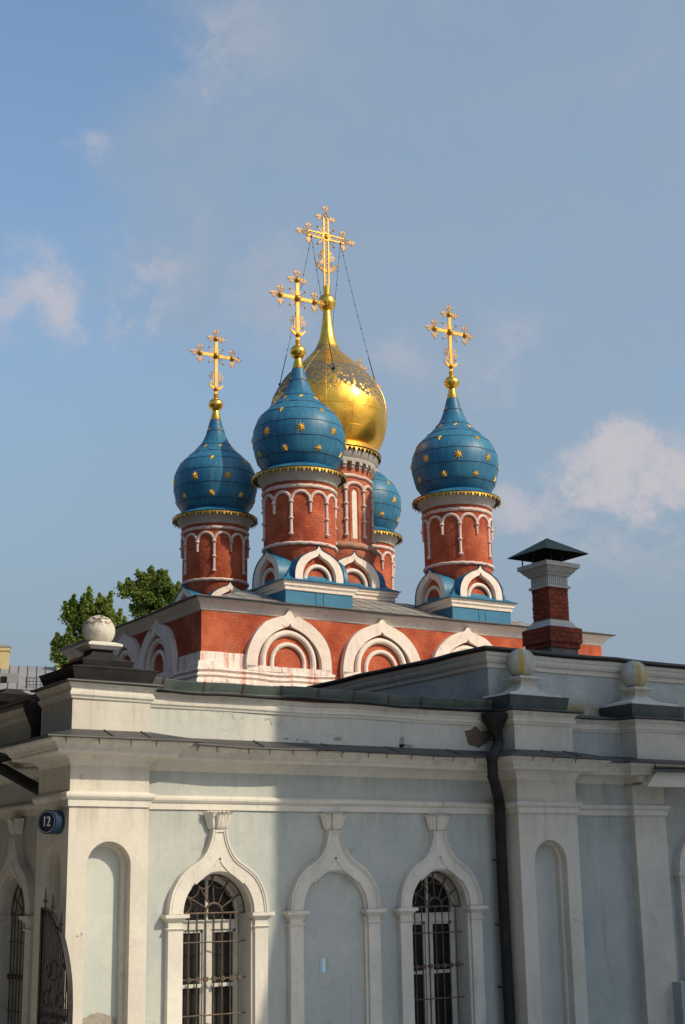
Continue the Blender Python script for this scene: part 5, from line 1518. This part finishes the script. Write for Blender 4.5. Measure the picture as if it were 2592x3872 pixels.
tree(27.0, 55.8, ZB, [(26.13, 56.23, 14.00, 0.50), (26.72, 55.94, 14.40, 0.43), (27.30, 55.67, 14.22, 0.46), (27.80, 55.42, 13.90, 0.41), (26.82, 55.90, 13.65, 0.58), (26.65, 56.02, 13.10, 0.36), (27.48, 55.58, 13.35, 0.56), (27.18, 55.73, 12.80, 0.52), (27.60, 55.60, 12.30, 0.60), (27.20, 55.70, 11.70, 0.69)], 400, 'fuller rounded green tree rising behind the church roof corner', 4, .35)
tree(23.3, 53.2, ZB, [(22.20, 53.58, 12.18, 0.31), (22.94, 53.27, 12.36, 0.34), (23.49, 53.03, 12.28, 0.34), (22.66, 53.39, 11.78, 0.37), (23.34, 53.10, 11.68, 0.43), (24.15, 52.68, 11.45, 0.2), (23.67, 52.95, 11.43, 0.46), (22.95, 53.30, 11.18, 0.31), (23.60, 53.00, 10.78, 0.43), (22.11, 53.62, 11.03, 0.24), (22.53, 53.45, 10.88, 0.17), (21.95, 53.71, 10.53, 0.17), (22.15, 53.63, 10.23, 0.26), (22.60, 53.43, 10.18, 0.26)], 400, 'looser tree with upright shoots left of the fuller tree', 9, .9)

# ==================================================================== FAR YELLOW HOUSE
far = empty('yellow_house', (31, 88, ZB), 0, 'distant yellow house with grey metal roof and two chimneys', 'house')
FI = invloc(far)
ud = Vector((0.93, -0.36, 0)); vd = Vector((0.36, 0.93, 0)); F0 = Vector((30.6, 84.6, 0))
def FP(u, v, z): p = F0 + ud * u + vd * v; return (p.x, p.y, z)
hb = MB(); hb.hexa([FP(-14, 0.4, ZB), FP(14, 0.4, ZB), FP(14, 12, ZB), FP(-14, 12, ZB), FP(-14, 0.4, 13.4), FP(14, 0.4, 13.4), FP(14, 12, 13.4), FP(-14, 12, 13.4)]); hb.build('wall', 'pale_wall', far, inv=FI)
hc = MB(); hc.hexa([FP(-14.2, 0.0, 13.18), FP(14.2, 0.0, 13.18), FP(14.2, .5, 13.18), FP(-14.2, .5, 13.18), FP(-14.2, -.2, 13.42), FP(14.2, -.2, 13.42), FP(14.2, .5, 13.42), FP(-14.2, .5, 13.42)]); hc.build('cornice', 'white', far, inv=FI)
hr = MB(); hr.add([FP(-14.3, -.3, 13.45), FP(14.3, -.3, 13.45), FP(14.3, 6, 15.85), FP(-14.3, 6, 15.85), FP(14.3, 12.3, 13.45), FP(-14.3, 12.3, 13.45)], [(0, 1, 2, 3), (3, 2, 4, 5)])
hr.add([FP(-14.3, -.3, 13.45), FP(14.3, -.3, 13.45), FP(14.3, -.3, 13.52), FP(-14.3, -.3, 13.52)], [(0, 1, 2, 3)])
for i in range(50): u = -14 + i * .58; hr.tube([FP(u, -.28, 13.50), FP(u, 6, 15.88)], .022, 4, 1)
hr.build('roof', ['grey_roof', 'roof_dark'], far, inv=FI)
def fchim(u0, u1, v0, v1, z0, z1):
    m = MB(); m.hexa([FP(u0, v0, z0), FP(u1, v0, z0), FP(u1, v1, z0), FP(u0, v1, z0), FP(u0, v0, z1 - .22), FP(u1, v0, z1 - .22), FP(u1, v1, z1 - .22), FP(u0, v1, z1 - .22)])
    a = .06; m.hexa([FP(u0 - a, v0 - a, z1 - .22), FP(u1 + a, v0 - a, z1 - .22), FP(u1 + a, v1 + a, z1 - .22), FP(u0 - a, v1 + a, z1 - .22), FP(u0 - a, v0 - a, z1), FP(u1 + a, v0 - a, z1), FP(u1 + a, v1 + a, z1), FP(u0 - a, v1 + a, z1)])
    m.hexa([FP(u0 - .1, v0 - .1, z0), FP(u1 + .1, v0 - .1, z0), FP(u1 + .1, v1 + .1, z0), FP(u0 - .1, v1 + .1, z0), FP(u0 - .1, v0 - .1, z0 + .3), FP(u1 + .1, v0 - .1, z0 + .3), FP(u1 + .1, v1 + .1, z0 + .3), FP(u0 - .1, v1 + .1, z0 + .3)])
    return m
k1 = fchim(-.6, .42, 5.2, 6.2, 15.2, 16.95).build('chimney', 'yellow_wall', far, inv=FI)
c1_ = MB(); c1_.hexa([FP(-.7, 5.1, 16.97), FP(.52, 5.1, 16.97), FP(.52, 6.3, 16.97), FP(-.7, 6.3, 16.97), FP(-.6, 5.2, 17.15), FP(.42, 5.2, 17.15), FP(.42, 6.2, 17.15), FP(-.6, 6.2, 17.15)]); c1_.build('cap', 'grey_roof', k1)
fchim(3.5, 4.15, 4.6, 5.3, 15.0, 16.45).build('chimney', 'yellow_wall', far, inv=FI)
dm_ = MB(); dm_.hexa([FP(-1.2, 1.4, 13.8), FP(1.15, 1.4, 13.8), FP(1.15, 4.2, 13.9), FP(-1.2, 4.2, 13.9), FP(-1.2, 1.4, 14.72), FP(1.15, 1.4, 14.72), FP(1.15, 4.2, 14.95), FP(-1.2, 4.2, 14.95)])
dmo = dm_.build('dormer', 'grey_roof', far, inv=FI)
dw = MB(); dw.hexa([FP(.05, 1.34, 13.98), FP(.42, 1.34, 13.98), FP(.42, 1.45, 13.98), FP(.05, 1.45, 13.98), FP(.05, 1.34, 14.5), FP(.42, 1.34, 14.5), FP(.42, 1.45, 14.5), FP(.05, 1.45, 14.5)]); dw.build('pane', 'soot', dmo)
rl = MB()
for (u0, u1) in ((-5, -.9), (1.6, 12)):
    for z in (13.85, 14.05, 14.28): rl.tube([FP(u0, .25, z), FP(u1, .25, z)], .018, 4)
    n = int((u1 - u0) / .22)
    for i in range(n + 1): u = u0 + (u1 - u0) * i / n; rl.tube([FP(u, .25, 13.6), FP(u, .25, 14.28)], .012 if i % 6 else .022, 4)
rl.build('roof_railing', 'iron', far, inv=FI)

# ==================================================================== HOUSE ACROSS THE STREET (casts the shade on the hall)
opp = empty('street_house', (29, 0, ZB), 0, 'tall plain house across the street that shades the right half of the hall', 'house')
OI = invloc(opp)
YS = 6.0
x0s = 10.98 + 0.58 * (18.5 - YS)
SK = 0.85
def OP(u, v, z): return (x0s + u + SK * v, YS - v, z)      # plan skewed: the side wall runs off at an angle
def obox(mb, u0, u1, v0, v1, z0, z1): mb.hexa([OP(u0, v1, z0), OP(u1, v1, z0), OP(u1, v0, z0), OP(u0, v0, z0), OP(u0, v1, z1), OP(u1, v1, z1), OP(u1, v0, z1), OP(u0, v0, z1)])
sh = MB(); obox(sh, 0, 10.5, 0, 9, ZB, 21.6)
sh.build('wall', 'facade', opp, inv=OI)
an = MB()
ap_ = [(0, 13.0), (-.05, 12.7), (-.16, 12.2), (-.30, 11.7), (-.46, 11.2), (-.60, 10.6), (-.70, 9.9), (-.70, ZB), (0, ZB)]  # added wing, outline shaped to bulge the shadow edge on the hall
an.prism([OP(u, .2, z) for u, z in ap_], [OP(u, 4, z) for u, z in ap_])
an.build('shade_wing', 'facade', opp, inv=OI)
orf = MB(); obox(orf, -.02, 10.6, -.1, 9.1, 21.6, 21.9); orf.build('roof', 'roof_dark', opp, inv=OI)
for fl in range(5):
    for i in range(4):
        m = MB(); u = 1.2 + i * 2.6; z = 1.5 + fl * 3.6
        obox(m, u, u + 1.2, -.06, .05, z, z + 1.9); f_ = m.build('window', 'white', opp, inv=OI)
        m2 = MB(); obox(m2, u + .1, u + 1.1, -.075, 0, z + .1, z + 1.8); m2.build('pane', 'glass', f_)

# ==================================================================== ADDED UNSEEN HOUSE LEFT OF THE HALL (blocks sky light, darkens the side wall)
lan = empty('sky_blocker_house', (-4, 30, ZB), 0, 'dark brown house added out of view to block sky light left of the hall', 'house')
LI = invloc(lan)
m = MB(); m.box(-9, 0.8, 12.5, 70, ZB, 18.5); m.build('wall', 'blocker_wall', lan, inv=LI)
m = MB(); m.box(-16, -5.5, -25, 12.5, ZB, 15.0); m.build('blocker_wing', 'blocker_wall', lan, inv=LI)
m = MB(); taper(m, -9.3, 1.1, 12.2, 70.3, 18.5, -5, -3, 15, 66, 21); m.build('roof', 'roof_dark', lan, inv=LI)
for fl in range(3):
    for i in range(14):
        m = MB(); y = 13.5 + i * 3.9; z = 1.2 + fl * 3.8
        m.box(0.75, 0.86, y, y + 1.3, z, z + 2.0); f_ = m.build('window', 'tan_frame', lan, inv=LI)
        m2 = MB(); m2.box(0.8, 0.875, y + .1, y + 1.2, z + .1, z + 1.9); m2.build('pane', 'glass', f_)
